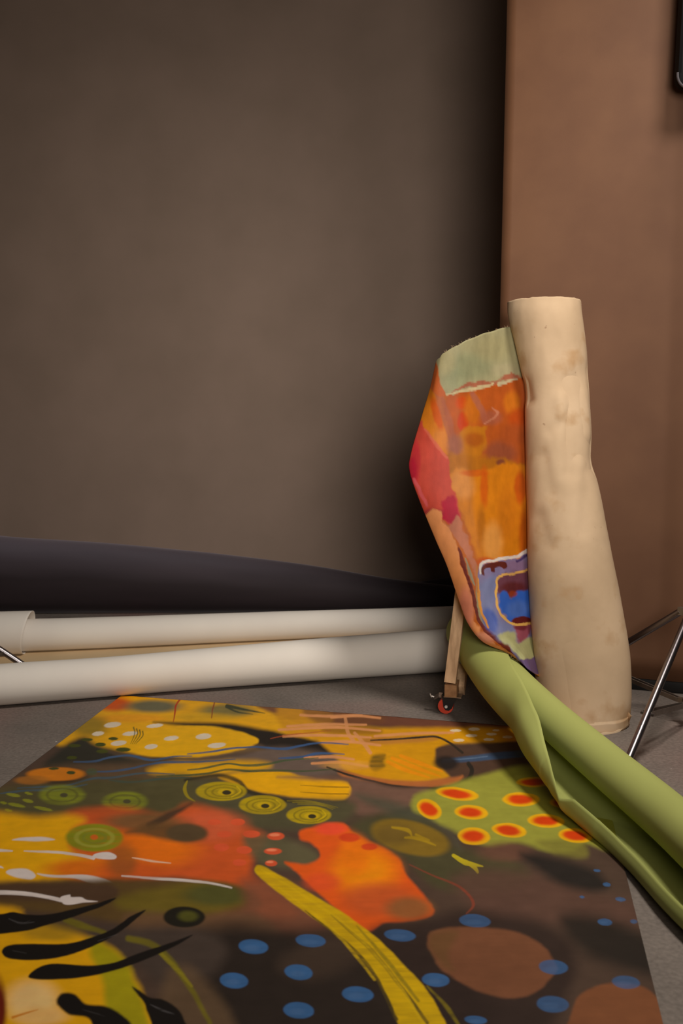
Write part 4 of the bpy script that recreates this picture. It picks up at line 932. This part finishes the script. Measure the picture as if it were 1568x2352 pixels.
# black lamp housing on top of the right stand
LY = 3.575
p_ = at(1549, 208, LY)
ln = thing('studio_lamp', 'black lamp housing with a rounded grey-rimmed lower corner, on top of the right light stand', 'lamp', (SX, LY, p_.z))
def outline(x0, x1, z0, z1, r, n=10):
    pts = []
    for (cx, cz, a0) in ((x0 + r, z0 + r, 180), (x1 - r, z0 + r, 270), (x1 - r, z1 - r, 0), (x0 + r, z1 - r, 90)):
        for k in range(n + 1):
            a = math.radians(a0 + 90 * k / n); pts.append((cx + r * math.cos(a), cz + r * math.sin(a)))
    return pts
def taper(x, z):   # the case narrows slightly towards its top
    return p_.x + (x - p_.x) * (1 - 0.012 * max(z - p_.z, 0)) + 0.004 * max(z - p_.z, 0) + 0.010 * min(max((z - p_.z - 0.2) / 0.2, 0), 1)
def case(bm):
    O = outline(p_.x + 0.003, p_.x + 0.24, p_.z + 0.004, p_.z + 0.62, 0.042)
    R_ = []
    for (y, ins) in ((LY + 0.03, 0.01), (LY + 0.022, 0), (LY - 0.022, 0), (LY - 0.03, 0.008)):
        cx, cz = p_.x + 0.12, p_.z + 0.31
        R_.append([bm.verts.new((taper(x - math.copysign(ins, x - cx), z), y, z - math.copysign(ins, z - cz))) for x, z in O])
    for i in range(3):
        for k in range(len(O)): bm.faces.new((R_[i][k], R_[i][(k + 1) % len(O)], R_[i + 1][(k + 1) % len(O)], R_[i + 1][k]))
    bm.faces.new(R_[0]); bm.faces.new(R_[-1])
beam_child('housing', M['matt_black'], ln, case)
def rim(bm):
    O = [q for q in outline(p_.x, p_.x + 0.243, p_.z, p_.z + 0.62, 0.045) if q[1] < p_.z + 0.0455]
    O = [(p_.x, p_.z + 0.052)] + O + [(p_.x + 0.243, p_.z + 0.052)]
    V = [Vector((taper(x, z), LY - 0.024, z)) for x, z in O]
    n = 10; rg = []
    for i, v in enumerate(V):
        d = (V[min(i + 1, len(V) - 1)] - V[max(i - 1, 0)]).normalized(); u = Vector((0, 1, 0)); w_ = d.cross(u)
        rg.append([bm.verts.new(v + u * 0.006 * math.cos(2 * math.pi * k / n) + w_ * 0.0042 * math.sin(2 * math.pi * k / n)) for k in range(n)])
    for i in range(len(rg) - 1):
        for k in range(n): bm.faces.new((rg[i][k], rg[i][(k + 1) % n], rg[i + 1][(k + 1) % n], rg[i + 1][k]))
    bm.faces.new(rg[0]); bm.faces.new(rg[-1])
beam_child('rim', M['grey_rim'], ln, rim)
def arm(bm):
    z = p_.z + 0.062
    tube_bm(bm, (SX, SY, z), (SX, SY, z + 0.03), 0.018, seg=24)
    tube_bm(bm, (SX, SY, z + 0.016), (p_.x + 0.10, LY - 0.03, z + 0.016), 0.011, seg=20)
beam_child('mounting_arm', M['steel'], ln, arm)
